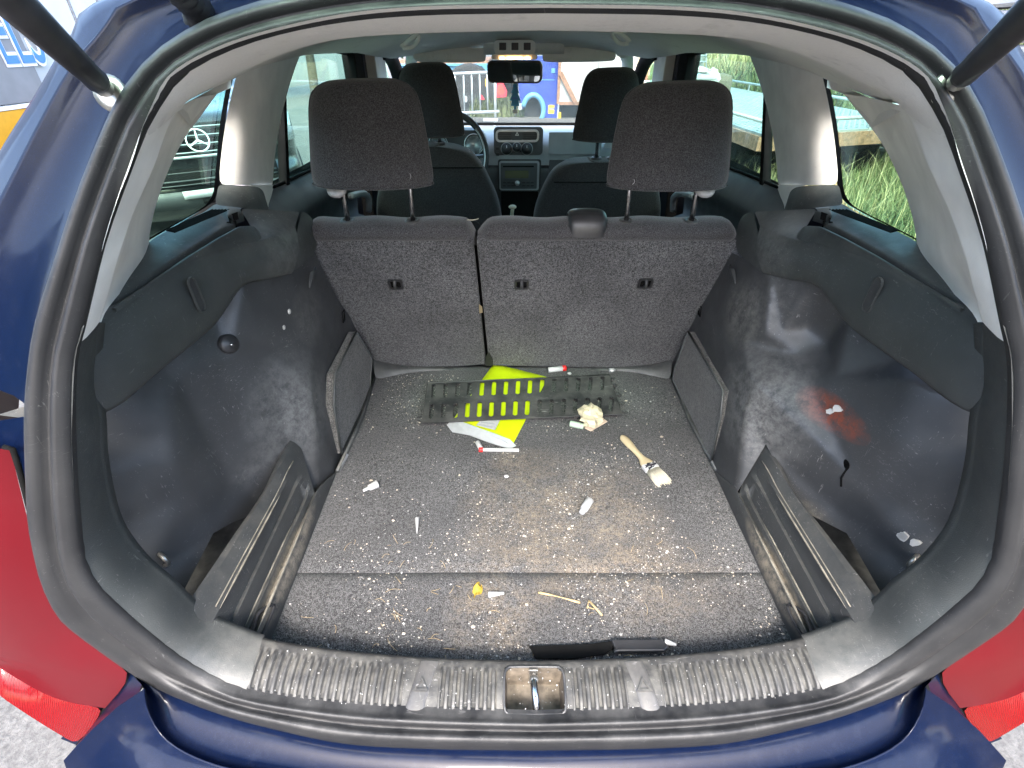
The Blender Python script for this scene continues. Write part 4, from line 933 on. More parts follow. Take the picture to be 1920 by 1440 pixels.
# ------------------------------------------------------------------ C pillars, doors, windows
def side(sgn):
    f = (lambda p: p) if sgn > 0 else mir
    rows_ = [[(1540, 135, .585), (1480, 118, .575), (1400, 92, .60)], [(1547, 160, .60), (1482, 136, .588), (1410, 112, .622)], [(1562, 235, .632), (1500, 222, .605), (1441, 203, .648)], [(1569, 300, .645), (1515, 296, .617), (1457, 300, .660)], [(1573, 346, .652), (1520, 347, .624), (1458, 346, .660)]]
    grid('pillar_trim', [[f(p) for p in crom([P(a, b, x=x) for a, b, x in r], 14)] for r in rows_], M['beige'], car, flip=sgn > 0, sub=1)
    tail = [[(1520, 346, .624), (1490, 347, .628), (1456, 346, .660)], [(1492, 352, .622), (1470, 354, .640), (1452, 366, .662)], [(1478, 375, .625), (1462, 378, .645), (1445, 388, .662)], [(1470, 405, .63), (1455, 405, .65), (1436, 405, .665)]]
    grid('pillar_foot', [[f(p) for p in crom([P(a, b, x=x) for a, b, x in r], 8)] for r in tail], M['beige'], car, flip=sgn > 0, sub=1)
    base = [[(1574, 347, .650), (1520, 348, .622), (1490, 352, .620), (1480, 362, .622)], [(1576, 362, .645), (1520, 364, .612), (1488, 372, .612), (1474, 384, .618)], [(1583, 384, .640), (1530, 390, .610), (1486, 396, .606), (1466, 404, .612)]]
    grid('pillar_base', [[f(p) for p in crom([P(a, b, x=x) for a, b, x in r], 12)] for r in base], M['trim'], car, flip=sgn > 0, sub=1)
    # rear quarter window with its black dotted edge
    q = [(1500, 90), (1538, 130), (1549, 165), (1563, 240), (1571, 320), (1577, 365), (1592, 385), (1640, 412), (1706, 448), (1790, 500), (1790, 430), (1720, 260), (1640, 120)]
    loop = [P(a, b, x=.662) for a, b in q]
    o = Vector((sgn * .662, 0, 0)); l2 = [(p.y * -sgn * -1, p.z) for p in loop]
    MB().plate([[(p.y, p.z) for p in loop]], o, (0, 1, 0), (0, 0, 1), .004).build('quarter_window', M['glassg'], car, smooth=False)
    edge = crom([P(a, b, x=.657) for a, b in ((1536, 118), (1549, 165), (1563, 240), (1571, 320), (1576, 362), (1588, 384), (1608, 398), (1650, 420), (1708, 450), (1760, 480))], 40)
    grid('window_frit', [[f(p + Vector((0, .012, .004))) for p in edge], [f(p + Vector((0, -.010, .006))) for p in edge]], M['flock'], car, smooth=False, flip=sgn < 0)
    # rear door: inner panel, window and its black divider bar
    top = [P(a, b, x=x) for a, b, x in ((1300, 300, .655), (1375, 321, .655), (1455, 354, .655), (1500, 372, .655))]
    top = lin(top, 12)
    R = [[p + Vector((.03, 0, -.01)) for p in top], [p + Vector((.006, 0, .002)) for p in top], top, [p + Vector((-.020, 0, -.02)) for p in top], [p + Vector((-.040, 0, -.06)) for p in top], [p + Vector((-.038, 0, -.085)) for p in top], [p + Vector((-.010, 0, -.10)) for p in top], [p + Vector((.0, 0, -.20)) for p in top], [p + Vector((-.055, 0, -.22)) for p in top], [p + Vector((-.05, 0, -.27)) for p in top], [p + Vector((.0, 0, -.30)) for p in top], [p + Vector((0, 0, -.85)) for p in top]]
    door = grid('rear_door', [[f(p) for p in r] for r in R], M['dash2'], car, flip=sgn > 0)
    loop = [P(a, b, x=.672) for a, b in ((1220, 80), (1425, 92), (1452, 180), (1475, 310), (1470, 366), (1375, 328), (1220, 272))]
    MB().plate([[(p.y, p.z) for p in loop]], (sgn * .672, 0, 0), (0, 1, 0), (0, 0, 1), .004).build('door_glass', M['glassg'], door, smooth=False)
    MB().bar(f(P(1442, 175, x=.662)), f(P(1434, 350, x=.662)), .018, .022, (1, 0, 0)).build('glass_divider', M['flock'], door, smooth=False)
    MB().tube([f(p + Vector((.004, 0, .004))) for p in top], .0045, 6).build('glass_seal', M['flock'], door)
    MB().tube(crom([f(P(1262, 395, x=.60)), f(P(1263, 372, x=.585)), f(P(1275, 363, x=.585)), f(P(1300, 368, x=.60))], 14), .012, 8).build('pull_handle', M['dash'], door)
    # B pillar: dark door frame then the light trim
    for nm, a, b, x, mt in (('door_frame', 1291, 1275, .635, 'flock'), ('door_frame', 1274, 1262, .645, 'paint'), ('door_frame', 1261, 1250, .63, 'black'), ('pillar_trim', 1250, 1229, .605, 'beige')):
        p0, p1 = P(a, 98, x=x), P(b, 98, x=x); ya, yb = p0.y, p1.y
        MB().add([f(Vector((xx + .04 * (zz < .5), yy, zz))) for zz in (.90, .62, -.2) for xx, yy in ((x, ya), (x, yb), (x + .05, yb), (x + .05, ya))],
                 [(0, 1, 5, 4), (1, 2, 6, 5), (2, 3, 7, 6), (3, 0, 4, 7), (4, 5, 9, 8), (5, 6, 10, 9), (6, 7, 11, 10), (7, 4, 8, 11)]).build(nm, M[mt], car, smooth=False, bev=.004)
    # front door: dark panel, glass, frame, and A pillar
    ft = lin([Vector((.655, 2.5, .545)), Vector((.655, 3.3, .50))], 6)
    R = [[p + Vector((.03, 0, 0)) for p in ft], ft, [p + Vector((-.03, 0, -.05)) for p in ft], [p + Vector((.0, 0, -.12)) for p in ft], [p + Vector((0, 0, -.8)) for p in ft]]
    fd = grid('front_door', [[f(p) for p in r] for r in R], M['dash2'], car, flip=sgn > 0)
    MB().plate([[(2.55, .86), (2.55, .53), (3.3, .5), (2.95, .80)]], (sgn * .672, 0, 0), (0, 1, 0), (0, 0, 1), .004).build('door_glass', M['glassg'], fd, smooth=False)
    MB().tube(crom([f(Vector((.61, 2.62, .865))), f(Vector((.615, 2.85, .835))), f(Vector((.63, 3.1, .70))), f(Vector((.65, 3.35, .52)))], 14), .034, 8).build('door_frame', M['flock'], fd)
    ap = crom([Vector((.455, 2.66, .868)), Vector((.51, 2.80, .835)), Vector((.58, 3.1, .69)), Vector((.64, 3.4, .50))], 12)
    MB().tube([f(p) for p in ap], .028, 8).build('pillar_trim', M['beige'], car)
    # sun visor and grab handle
    a, b = (768, 918) if sgn < 0 else (1010, 1162)
    p0, p1 = P(a + 7, 103, y=2.62), P(b - 7, 103 if sgn < 0 else 101, y=2.62)
    R = []
    for u, k in ((0, .3), (.01, .75), (.03, 1), (.5, 1.05), (.97, 1), (.99, .75), (1, .3)):
        c = p0.lerp(p1, u); R.append([c + Vector((0, .012 * k * math.cos(t_), .029 * k * math.sin(t_) + .006 * math.cos(t_))) for t_ in [i * math.pi / 5 for i in range(10)]])
    grid('sun_visor', R, M['lining'], car, cv=True, sub=1, flip=True)
    h = [(753, 89), (762, 80), (775, 70), (784, 66), (785, 73), (778, 84), (768, 90)] if sgn < 0 else [(1180, 79), (1171, 69), (1158, 60), (1149, 59), (1148, 66), (1155, 76), (1166, 83)]
    MB().tube(crom([P(p, q, y=2.12 - .02 * (i in (2, 3, 4))) for i, (p, q) in enumerate(h)], 24, True), .0075, 8).build('grab_handle', M['beige'], car)
side(1); side(-1)
# ------------------------------------------------------------------ dashboard and windscreen
def face(nm, x0, y0, x1, y1, Y, dep, mat, par, r=.0, bev=.0, hole=None, **k):
    a, b = P(x0, (y0 + y1) / 2, y=Y), P(x1, (y0 + y1) / 2, y=Y); t_, u = P((x0 + x1) / 2, y0, y=Y), P((x0 + x1) / 2, y1, y=Y)
    w_, h = b.x - a.x, t_.z - u.z; c = Vector(((a.x + b.x) / 2, Y, (t_.z + u.z) / 2)); r = max(min(r, w_ / 2.01, h / 2.01), .0004)
    L = [rrect(w_, h, r, 4)]
    if hole: L.append(rrect(w_ - 2 * hole, h - 2 * hole, max(r - hole, .0005), 4)[::-1])
    return MB().plate(L, c, (1, 0, 0), (0, 0, 1), dep).build(nm, M[mat], par, smooth=False, bev=bev, **k)
YD = 2.86
dash = bpy.data.objects.new('dashboard', None); link(dash, car)
R = [[Vector((x, y + .05 * (x / .7) ** 2, z)) for x in [-.68 + 1.36 * i / 24 for i in range(25)]] for y, z in ((3.42, .470), (3.2, .492), (3.0, .498), (2.90, .478), (2.868, .45), (2.862, .40), (2.862, .352))]
grid('dash_top', R, M['dash'], dash, sub=1)
face('dash_gap', 620, 290, 1330, 298, YD + .03, .05, 'flock', dash)
R = [[Vector((x, y + .05 * (x / .7) ** 2, z)) for x in [-.68 + 1.36 * i / 24 for i in range(25)]] for y, z in ((2.90, .347), (2.868, .342), (2.862, .33), (2.87, .22), (2.93, .10), (2.98, -.2))]
grid('dash_lower', R, M['dash2'], dash, sub=1)
R = [[Vector((x, y, z)) for x in (-.095, -.085, 0, .095, .11)] for y, z in ((2.87, .22), (2.85, .12), (2.80, .03), (2.5, -.02), (2.2, -.02))]
grid('centre_console', R, M['flock'], dash)
pn = face('climate_panel', 926, 238, 1018, 291, YD - .004, .02, 'dash2', dash, .02, .003)
vf = face('vent_frame', 929, 243, 1011, 267, YD - .010, .02, 'silver', dash, .022, .002, hole=.011)
for x0, x1 in ((932, 959), (980, 1008)):
    v_ = face('air_vent', x0, 246, x1, 264, YD - .002, .004, 'flock', dash, .012)
    for k in range(5): face('vent_slat', x0 + 1, 248 + k * 3.3, x1 - 1, 249.3 + k * 3.3, YD - .008, .008, 'black', v_)
hz = face('hazard_switch', 960, 246, 979, 264, YD - .009, .012, 'dash2', dash, .004, .002)
o = P(969.5, 251, y=YD - .0225)
MB().plate([[(-.010, -.008), (.010, -.008), (0, .010)], [(-.005, -.005), (.005, -.005), (0, .004)][::-1]], o, (1, 0, 0), (0, 0, 1), .001).build('hazard_mark', M['signwhite'], hz, smooth=False)
for px, r in ((950, .028), (969, .022), (988, .028)):
    kn = MB().lathe([(r, 0), (r, .006), (r * .72, .010), (r * .66, .030), (r * .5, .033), (.0, .033)], P(px, 279 if r > .025 else 276, y=YD - .01), (0, -1, .15), 24).build('climate_knob', M['black'], dash)
    MB().lathe([(r * 1.02, .001), (r * 1.12, .003), (r * 1.02, .005)], P(px, 279 if r > .025 else 276, y=YD - .01), (0, -1, .15), 24).build('knob_ring', M['galv'], kn)
    MB().box(P(px, 275 if r > .025 else 273, y=YD - .046), (.003, .002, .012)).build('knob_pointer', M['signwhite'], kn, smooth=False)
for py in (276, 287): face('dash_button', 930, py, 936, py + 5, YD - .014, .012, 'black', dash, .002)
face('radio_surround', 934, 299, 1014, 359, YD - .004, .03, 'black', dash, .012, .003)
face('radio_bezel', 936, 302, 1011, 357, YD - .010, .02, 'dash', dash, .014, .002, hole=.012)
rd = face('radio', 939, 306, 1007, 354, YD - .016, .03, 'dash2', dash, .006, .002)
face('display', 947, 320, 991, 334, YD - .019, .004, 'lcd', rd, .003)
face('disc_slot', 943, 311, 1001, 313.5, YD - .019, .004, 'flock', rd)
for row in (340, 346):
    for px in (943, 951, 959, 979, 987, 995): face('radio_button', px, row, px + 6, row + 3.6, YD - .020, .006, 'silltab', rd, .001)
MB().lathe([(.013, 0), (.012, .014), (.0, .015)], P(970, 343, y=YD - .018), (0, -1, 0), 18).build('radio_knob', M['silver'], rd)
face('glovebox_lid', 1029, 248, 1128, 289, YD - .004, .02, 'dash', dash, .006, .003)
face('glovebox_lower', 1029, 300, 1128, 350, YD - .004, .02, 'dash2', dash, .006, .003)
face('side_vent', 1133, 268, 1152, 278, YD - .004, .02, 'silver', dash, .008, .002)
# instrument cluster and steering wheel
cl = face('instrument_hood', 800, 244, 912, 300, YD - .10, .10, 'dash2', dash, .06, .01)
for px in (822, 889):
    c = P(px, 271, y=YD - .105)
    dl = MB().lathe([(.048, 0), (.048, .006), (.043, .008), (.042, .003), (.0, .003)], c, (0, -1, .2), 28).build('gauge', M['flock'], cl)
    MB().lathe([(.0485, .004), (.050, .009), (.0455, .009), (.0445, .004)], c, (0, -1, .2), 28).build('gauge_ring', M['silver'], dl)
    for k in range(11):
        a = math.radians(220 - 26 * k); d = Vector((math.cos(a), .2 * math.sin(a), math.sin(a)))
        MB().bar(c + Vector((0, -.0055, 0)) + d * .031, c + Vector((0, -.0055, 0)) + d * .040, .003, .001, (0, -1, 0)).build('gauge_tick', M['signwhite'], dl, smooth=False)
wc = P(838, 292, y=2.50); wu = Vector((0, .055, .175)); wr = Vector((.183, 0, 0))
ring_ = [wc + wr * math.cos(a) + wu * math.sin(a) for a in [2 * math.pi * i / 48 for i in range(49)]]
sw_ = MB().tube(ring_, .0145, 10, False).build('steering_wheel', M['silltab'], car)
MB().tube([p + Vector((0, -.0145, 0)) for p in [wc + wr * .97 * math.cos(a) + wu * .97 * math.sin(a) for a in [math.radians(-40 + 5 * i) for i in range(17)]]], .004, 6).build('rim_inlay', M['silver'], sw_)
MB().ball(wc + Vector((0, .03, -.02)), .075, 14, 8, (1, .35, .8)).build('airbag_pad', M['dash2'], sw_)
for a in (0, 180, 270): MB().bar(wc + Vector((0, .03, -.02)), wc + wr * math.cos(math.radians(a)) + wu * math.sin(math.radians(a)), .03, .012).build('wheel_spoke', M['dash2'], sw_, smooth=False)
gk = MB().tube(crom([P(960, 425, y=2.42), P(960, 402, y=2.40), P(961, 392, y=2.39)], 8), .008, 8).build('gear_lever', M['cream'], car)
MB().ball(P(961, 388, y=2.39), .017, 12, 8, (1.1, .9, .6)).build('gear_knob', M['cream'], gk)
# windscreen, mirror, roof console
v = [Vector((-.47, 2.72, .865)), Vector((.47, 2.72, .865)), Vector((.66, 3.46, .475)), Vector((-.66, 3.46, .475))]
ws = mesh('windscreen', v + [p + Vector((0, .003, .004)) for p in v], [(0, 1, 2, 3), (7, 6, 5, 4), (0, 4, 5, 1), (1, 5, 6, 2), (2, 6, 7, 3), (3, 7, 4, 0)], M['glassw'], car, smooth=False)
MB().bar(Vector((-.66, 3.45, .478)), Vector((.66, 3.45, .478)), .03, .012).build('screen_edge', M['flock'], ws, smooth=False)
MB().box(P(920, 225, y=3.36), (.09, .05, .012)).build('screen_box', M['label'], car, smooth=False, bev=.003)
mq = Matrix.Rotation(-.16, 3, 'Z') @ Matrix.Rotation(.03, 3, 'X'); mc = P(964.5, 135, y=2.60)
rm = MB().plate([rrect(.246, .086, .022, 5)], mc, mq @ Vector((1, 0, 0)), mq @ Vector((0, 0, 1)), .03).build('rear_view_mirror', M['black'], car, smooth=False, bev=.004)
MB().plate([rrect(.230, .072, .018, 5)], mc + mq @ Vector((0, -.0012, 0)), mq @ Vector((1, 0, 0)), mq @ Vector((0, 0, 1)), .001).build('mirror_glass', M['mirror'], rm, smooth=False)
MB().tube([P(965, 126, y=2.64), P(966, 105, y=2.68)], .010, 8).build('mirror_stem', M['black'], rm)
MB().box(P(965, 153.5, y=2.605), (.012, .01, .014)).build('mirror_lever', M['black'], rm, smooth=False)
oc = face('roof_console', 926, 75, 1004, 103, 2.50, .05, 'beige', car, .018, .006)
for px in (936, 959, 982):
    g = face('console_grille', px, 80, px + 13, 94, 2.498, .003, 'silltab', oc, .002)
    for k in range(5): face('grille_bar', px + 1.5 + k * 2.3, 81, px + 2.6 + k * 2.3, 93, 2.496, .003, 'black', g)
R = [[Vector((x, y, z)) for x in (-.16, -.13, -.10, 0, .13, .155, .19)] for y, z in ((2.56, .895), (2.57, .868), (2.60, .856), (2.64, .85), (2.72, .852))]
grid('console_shroud', R, M['lining'], oc, sub=1)
face('console_lip', 921, 102, 1008, 112, 2.53, .05, 'beige', oc, .012, .006)
for x0, x1 in ((936, 947), (949, 981), (983, 995)): face('map_lamp', x0, 107, x1, 111, 2.527, .006, 'lit', oc, .004)

# ------------------------------------------------------------------ loose things in the boot
def flat(px, py, z=.004): return P(px, py, z=z)
def quadplate(name, pts, mat, parent=None, t=.0015, z=.004, **k):
    L = [P(a, b, z=z) for a, b in pts]
    c = sum(L, Vector()) / len(L); l2 = [(p.x - c.x, p.y - c.y) for p in L]
    ar = sum(l2[i][0] * l2[(i + 1) % len(l2)][1] - l2[(i + 1) % len(l2)][0] * l2[i][1] for i in range(len(l2)))
    if ar < 0: l2 = l2[::-1]
    return MB().plate([l2], c, (1, 0, 0), (0, 1, 0), t).build(name, mat, parent, smooth=False, **k)
# folded high visibility vest in its clear bag
vest = thing('safety_vest', 'folded fluorescent yellow vest pack lying under the slotted black mat', 'vest')
def quilt(nm, corners, z0, amp, mat, par, nu=16, nv=22, thick=.0):
    a, b, c, d = [P(*q, z=z0) for q in corners]; R = []
    for i in range(nv):
        v_ = i / (nv - 1); r = []
        for j in range(nu):
            u = j / (nu - 1); p = a.lerp(b, u).lerp(d.lerp(c, u), v_)
            e = min(u, 1 - u, v_, 1 - v_); k = min(1, e / .08)
            p.z += -z0 * (1 - k) * .9 + amp * k * (math.sin(u * 9 + v_ * 5) * .3 + math.sin(v_ * 23 + u * 3) * .25 + math.sin(u * 31 - v_ * 17) * .15)
            r.append(p)
        R.append(r)
    return grid(nm, R, mat, par, flip=True)
quilt('folded_fabric', ((926, 676), (1028, 702), (958, 834), (848, 782)), .0125, .0022, M['vest'], vest)
quilt('reflective_tape', ((845, 780), (852, 790), (966, 838), (958, 832)), .012, .002, M['vestgrey'], vest, 6, 12)
tape = [P(a, b, z=z) for a, b, z in ((838, 797, .004), (850, 785, .013), (885, 798, .0155), (925, 812, .0155), (956, 824, .014), (968, 836, .006), (955, 842, .003), (918, 830, .002), (880, 816, .003), (848, 810, .002))]
mesh('reflective_tape', tape, [(0, 1, 9), (1, 2, 8, 9), (2, 3, 7, 8), (3, 4, 6, 7), (4, 5, 6)], M['vestgrey'], vest, smooth=False, thick=.003, off=0)
quadplate('size_label', ((907, 781), (939, 784), (928, 806), (893, 797)), M['label'], vest, .001, .0195)
for k in range(3): quadplate('print_line', ((906 - k * 4, 785 + k * 5), (932 - k * 4, 788 + k * 6), (931 - k * 4, 790 + k * 6), (905 - k * 4, 787 + k * 5)), M['dash'], vest, .0006, .0202)
# slotted black plastic mat
mat_ = thing('slotted_mat', 'black plastic mat with two rows of long slots lying across the yellow vest', 'mat')
mz = .023
q = [P(a, b, z=mz) for a, b in ((801, 718), (1143, 703), (1167, 776), (790, 793))]
o = q[3]; ax_ = (q[2] - q[3]); Lx = ax_.length; ax_.normalize(); ay_ = Vector((-ax_.y, ax_.x, 0)); 
to2 = lambda p: ((p - o).dot(ax_), (p - o).dot(ay_))
outer = [to2(p) for p in (q[3], q[2], q[1], q[0])]
H = []
def slot(px0, py0, px1, py1, wpx):
    a, b = Vector((*to2(P(px0, py0, z=mz)), 0)), Vector((*to2(P(px1, py1, z=mz)), 0)); d = (a - b); L = d.length; d.normalize(); n2 = Vector((d.y, -d.x, 0)); c = (a + b) / 2; w_ = .0135
    return [((c + n2 * x + d * y).x, (c + n2 * x + d * y).y) for x, y in rrect(w_, L, w_ * .49, 4)]
for k in range(15):
    x = 813 + k * (1129 - 813) / 14; y = 733 - k * 14.5 / 14
    H.append(slot(x + .8, y - 13, x - .8, y + 13, 11)[::-1])
for k in range(16):
    x = 809 + k * (1146 - 809) / 15; y = 771 - k * 13 / 15
    H.append(slot(x + .8, y - 14, x - .8, y + 14, 11)[::-1])
def bil(u, v):
    p = [Vector((*to2(c_), 0)) for c_ in q]; r_ = p[0].lerp(p[1], u).lerp(p[3].lerp(p[2], u), v); return (r_.x, r_.y)
m_ = MB()
for row, n_s, v0, v1 in ((0, 15, 0., .5), (1, 16, .5, 1.)):
    hs = H[:15] if row == 0 else H[15:]; cu_ = []
    for h_ in hs:
        cx_ = sum(p[0] for p in h_) / len(h_); vm = .27 if row == 0 else .73; best = min(range(401), key=lambda i: abs(bil(i / 400, vm)[0] - cx_)); cu_.append(best / 400)
    bd = [0.] + [(a_ + b_) / 2 for a_, b_ in zip(cu_, cu_[1:])] + [1.]
    for k_, h_ in enumerate(hs):
        m_.plate([[bil(bd[k_], v1), bil(bd[k_ + 1], v1), bil(bd[k_ + 1], v0), bil(bd[k_], v0)], h_], o, ax_, ay_, .0028)
body_ = m_.build('mat_body', M['plate'], mat_, smooth=False)
MB().tube([q[0], q[1], q[2], q[3], q[0]], .0019, 6, False).build('mat_rim', M['plate'], mat_)
for a, b in ((1146, 708), (1150, 722), (1157, 740), (1163, 756), (1168, 772)):
    p = P(a, b, z=mz - .002); MB().tube(crom([p + Vector((-.004, .006, 0)), p + Vector((.008, .006, 0)), p + Vector((.011, -.002, 0)), p + Vector((.006, -.008, 0))], 8), .0026, 6).build('mat_clip', M['plate'], mat_)
for a, b in ((799, 735), (793, 755), (788, 783)):
    p = P(a, b, z=mz - .002); MB().tube(crom([p + Vector((.006, .008, 0)), p + Vector((-.008, .006, 0)), p + Vector((-.008, -.006, 0)), p + Vector((.006, -.008, 0))], 8), .0022, 6).build('mat_clip', M['plate'], mat_)
# paint brush
br = thing('paint_brush', 'pale wooden paint brush with black scribble on its ferrule lying on the carpet', 'paint brush')
A, B = P(1166, 818, z=.008), P(1246, 905, z=.008); d = (B - A); Lb = d.length; d.normalize(); n2 = Vector((d.y, -d.x, 0))
prof = [(0, .006), (.03, .011), (.09, .0135), (.18, .0125), (.30, .0095), (.42, .0085), (.50, .0095), (.56, .016), (.60, .0195), (.64, .0195)]
R = []
for s, w_ in prof:
    c = A + d * (Lb * s); t_ = .0055 if s < .55 else .007
    R.append([c + n2 * (w_ * math.cos(a)) + Vector((0, 0, t_ * math.sin(a))) for a in [2 * math.pi * i / 12 for i in range(12)]])
R.insert(0, [A - d * .003 + (p - A) * .3 for p in R[0]])
grid('brush_handle', R, M['wood'], br, cv=True, sub=1)
c = A + d * (Lb * .69)
fe = MB().box(c, (.040, Lb * .12, .013), Matrix((n2, d, Vector((0, 0, 1)))).transposed()).build('ferrule', M['white'], br, smooth=False, bev=.003)
for k in range(5):
    s0 = random.uniform(-.017, .004); y0 = Lb * (.645 + k * .022)
    MB().tube(crom([A + d * (y0 + random.uniform(-.004, .004)) + n2 * (s0 + random.uniform(0, .016)) + Vector((0, 0, .0070)) for _ in range(6)], 24), .0013, 4).build('ink_scribble', M['ink'], fe)
MB().tube([c + d * .000 + n2 * -.016 + Vector((0, 0, .0068)), c + d * -.002 + n2 * .014 + Vector((0, 0, .0068))], .003, 5).build('ink_bar', M['ink'], fe)
m_ = MB()
for k in range(170):
    u = random.uniform(-1, 1); zz = random.uniform(-.005, .006)
    a = c + d * (Lb * .055) + n2 * (u * .018) + Vector((0, 0, zz)); b = A + d * (Lb * (1 + random.uniform(-.03, .035))) + n2 * (u * .0205 + random.gauss(0, .001)) + Vector((0, 0, zz * 1.1 - .001))
    m_.tube([a, a.lerp(b, .5) + n2 * random.gauss(0, .0006), b], [.0011, .001, .0006], 4)
m_.build('bristle_tuft', M['bristle'], br)
# small caps, tubes, nozzles
def tube_thing(name, lab, cat, p0, p1, r, mat, segs=(), z=None):
    a, b = P(*p0, z=r), P(*p1, z=r); t_ = thing(name, lab, cat); d = (b - a); L = d.length
    for nm, s0, s1, k0, k1, m2 in segs:
        x0, x1 = a + d * s0, a + d * s1
        MB().lathe([(r * k0 * .9, 0), (r * k0, .001), (r * k1, L * (s1 - s0) - .001), (r * k1 * .9, L * (s1 - s0))], x0, d, 12).build(nm, M[m2], t_)
    return t_
tube_thing('glue_tube', 'white tube with red cap lying at the foot of the rear seat', 'tube', (1028, 694), (1061, 690), .0095, None, (('tube_body', 0, .80, 1, 1, 'white'), ('tube_cap', .80, 1, 1.05, 1.05, 'red')))
tube_thing('syringe', 'thin white tube with red collar lying just below the yellow vest', 'syringe', (898, 843), (973, 844), .0062, None, (('collar', 0, .10, 1.1, 1.1, 'red'), ('barrel', .1, 1, .8, .8, 'white')))
tube_thing('plastic_stub', 'short white stub touching the red collar of the thin tube', 'plastic stub', (895, 829), (902, 842), .006, None, (('stub_body', 0, 1., 1, 1.1, 'white'),))
tube_thing('plastic_nozzle', 'white stepped nozzle lying on the left half of the carpet', 'nozzle', (681, 920), (708, 907), .010, None, (('nozzle_tip', 0, .38, .35, .45, 'white'), ('nozzle_base', .38, 1, .75, 1., 'white')))
tube_thing('cartridge_nozzle', 'see-through milky nozzle lying in the middle right of the carpet', 'nozzle', (1090, 962), (1106, 938), .0105, None, (('nozzle_tip', 0, .25, .6, .8, 'milky'), ('nozzle_base', .25, 1, .9, 1., 'milky')))
tube_thing('cone_nozzle', 'slim grey white cone tip pointing to the sill on the left half', 'nozzle', (782, 1000), (782, 972), .0055, None, (('cone', 0, 1, .2, 1., 'milky'),))
tube_thing('cone_nozzle', 'pale cone tip beside the yellow leaf near the sill', 'nozzle', (945, 1112), (916, 1115), .006, None, (('cone', 0, 1, .4, 1., 'white'),))
tube_thing('mint_tube', 'pale mint tube tucked beside the crumpled cream paper', 'tube', (1069, 794), (1094, 800), .009, None, (('tube_body', 0, .75, 1, 1, 'mint'), ('tube_cap', .75, 1, .9, .9, 'mint')))
tube_thing('sealant_tip', 'white tip lying on the black scraper handle by the sill', 'tip', (1246, 1203), (1268, 1209), .0062, None, (('tip_body', 0, 1, .9, .4, 'white'),))
# crumpled paper
cp = thing('crumpled_paper', 'crumpled cream paper lump with torn card by the mat corner', 'paper')
c = P(1106, 780, z=.022); m_ = MB(); rnd = random.Random(3)
V = []; n_a, n_b = 14, 9
for i in range(n_b + 1):
    t_ = math.pi * i / n_b
    for k in range(n_a):
        a = 2 * math.pi * k / n_a; rr_ = .030 * (1 + rnd.uniform(-.32, .30))
        V.append(c + Vector((rr_ * 1.05 * math.sin(t_) * math.cos(a), rr_ * 1.35 * math.sin(t_) * math.sin(a) + .004, max(-.020, rr_ * .75 * math.cos(t_)))))
Fq = [(i * n_a + k, (i + 1) * n_a + k, (i + 1) * n_a + (k + 1) % n_a, i * n_a + (k + 1) % n_a) for i in range(n_b) for k in range(n_a)]
mesh('paper_lump', V, Fq, M['tissue'], cp, smooth=False)
quadplate('torn_card', ((1096, 802), (1128, 782), (1139, 790), (1108, 808)), M['card'], cp, .002, .008)
quadplate('white_scrap', ((1117, 775), (1131, 778), (1126, 792), (1112, 790)), M['white'], cp, .002, .014)
# yellow leaf, straw, twig, scraper, foam bits
lf = thing('dry_leaf', 'curled yellow leaf near the sill end of the carpet', 'leaf')
c = P(895, 1106, z=.008); R = []
for i in range(7):
    u = i / 6 - .5; r = []
    for j in range(7):
        v_ = j / 6 - .5; wd = .010 * math.cos(u * 2.7); r.append(c + Vector((v_ * 2 * wd + u * .008, u * .034, .007 * math.cos(v_ * 5 + u * 4) + .004 * math.sin(u * 9))))
    R.append(r)
grid('leaf_blade', R, M['leaf'], lf, smooth=False)
s_ = MB().tube(crom([P(1009, 1111, z=.003), P(1040, 1117, z=.005), P(1088, 1130, z=.003)], 10), [.0018 + .0008 * math.sin(i) for i in range(10)], 6).build('straw_stalk', M['straw'])
tag(s_, 'longest dry straw stalk on the carpet near the sill', 'straw')
s_ = MB().tube([P(1104, 1126, z=.003), P(1116, 1139, z=.004), P(1129, 1154, z=.003)], .0021, 6).tube([P(1100, 1138, z=.002), P(1114, 1142, z=.003)], .0011, 5).tube([P(1104, 1125, z=.003), P(1101, 1141, z=.002)], .001, 5).build('forked_twig', M['straw'])
tag(s_, 'short forked twig just right of the long straw stalk', 'twig')
sc_ = thing('scraper', 'flat black scraper lying along the sill at the carpet end', 'scraper')
quadplate('scraper_blade', ((992, 1211), (1100, 1207), (1150, 1201), (1148, 1216), (1134, 1226), (1075, 1235), (1004, 1234)), M['flock'], sc_, .004, .010, bev=.001)
quadplate('scraper_handle', ((1146, 1199), (1244, 1199), (1255, 1212), (1246, 1220), (1160, 1221), (1150, 1225), (1152, 1212)), M['black'], sc_, .010, .016, bev=.003)
for lab, pt, r in (('white foam crumb at the right corner of the seat foot', (1147, 694), .010), ('round white foam dot above the mat, right of the vest', (1068, 700), .0065), ('white foam crumb beside the mat clips lower left', (950, 893), .0055)):
    p = P(*pt, z=r * .6); m_ = MB(); m_.ball(p, r, 8, 5, (1.2, .8, .6))
    m_.v = [p + (v_ - p) * random.uniform(.8, 1.25) for v_ in m_.v]; o_ = m_.build('foam_crumb', M['white']); tag(o_, lab, 'foam crumb', 'white foam crumbs')
# film shred on the floor edge, left
o_ = MB().add([P(a, b, z=z) for a, b, z in ((636, 888, .004), (640, 872, .02), (650, 850, .018), (654, 853, .006), (643, 875, .004))], [(0, 1, 4), (1, 2, 3, 4), (4, 1, 0), (4, 3, 2, 1)]).build('film_shred', M['milky'], smooth=False)
tag(o_, 'torn clear film shred stuck at the left carpet edge', 'film')
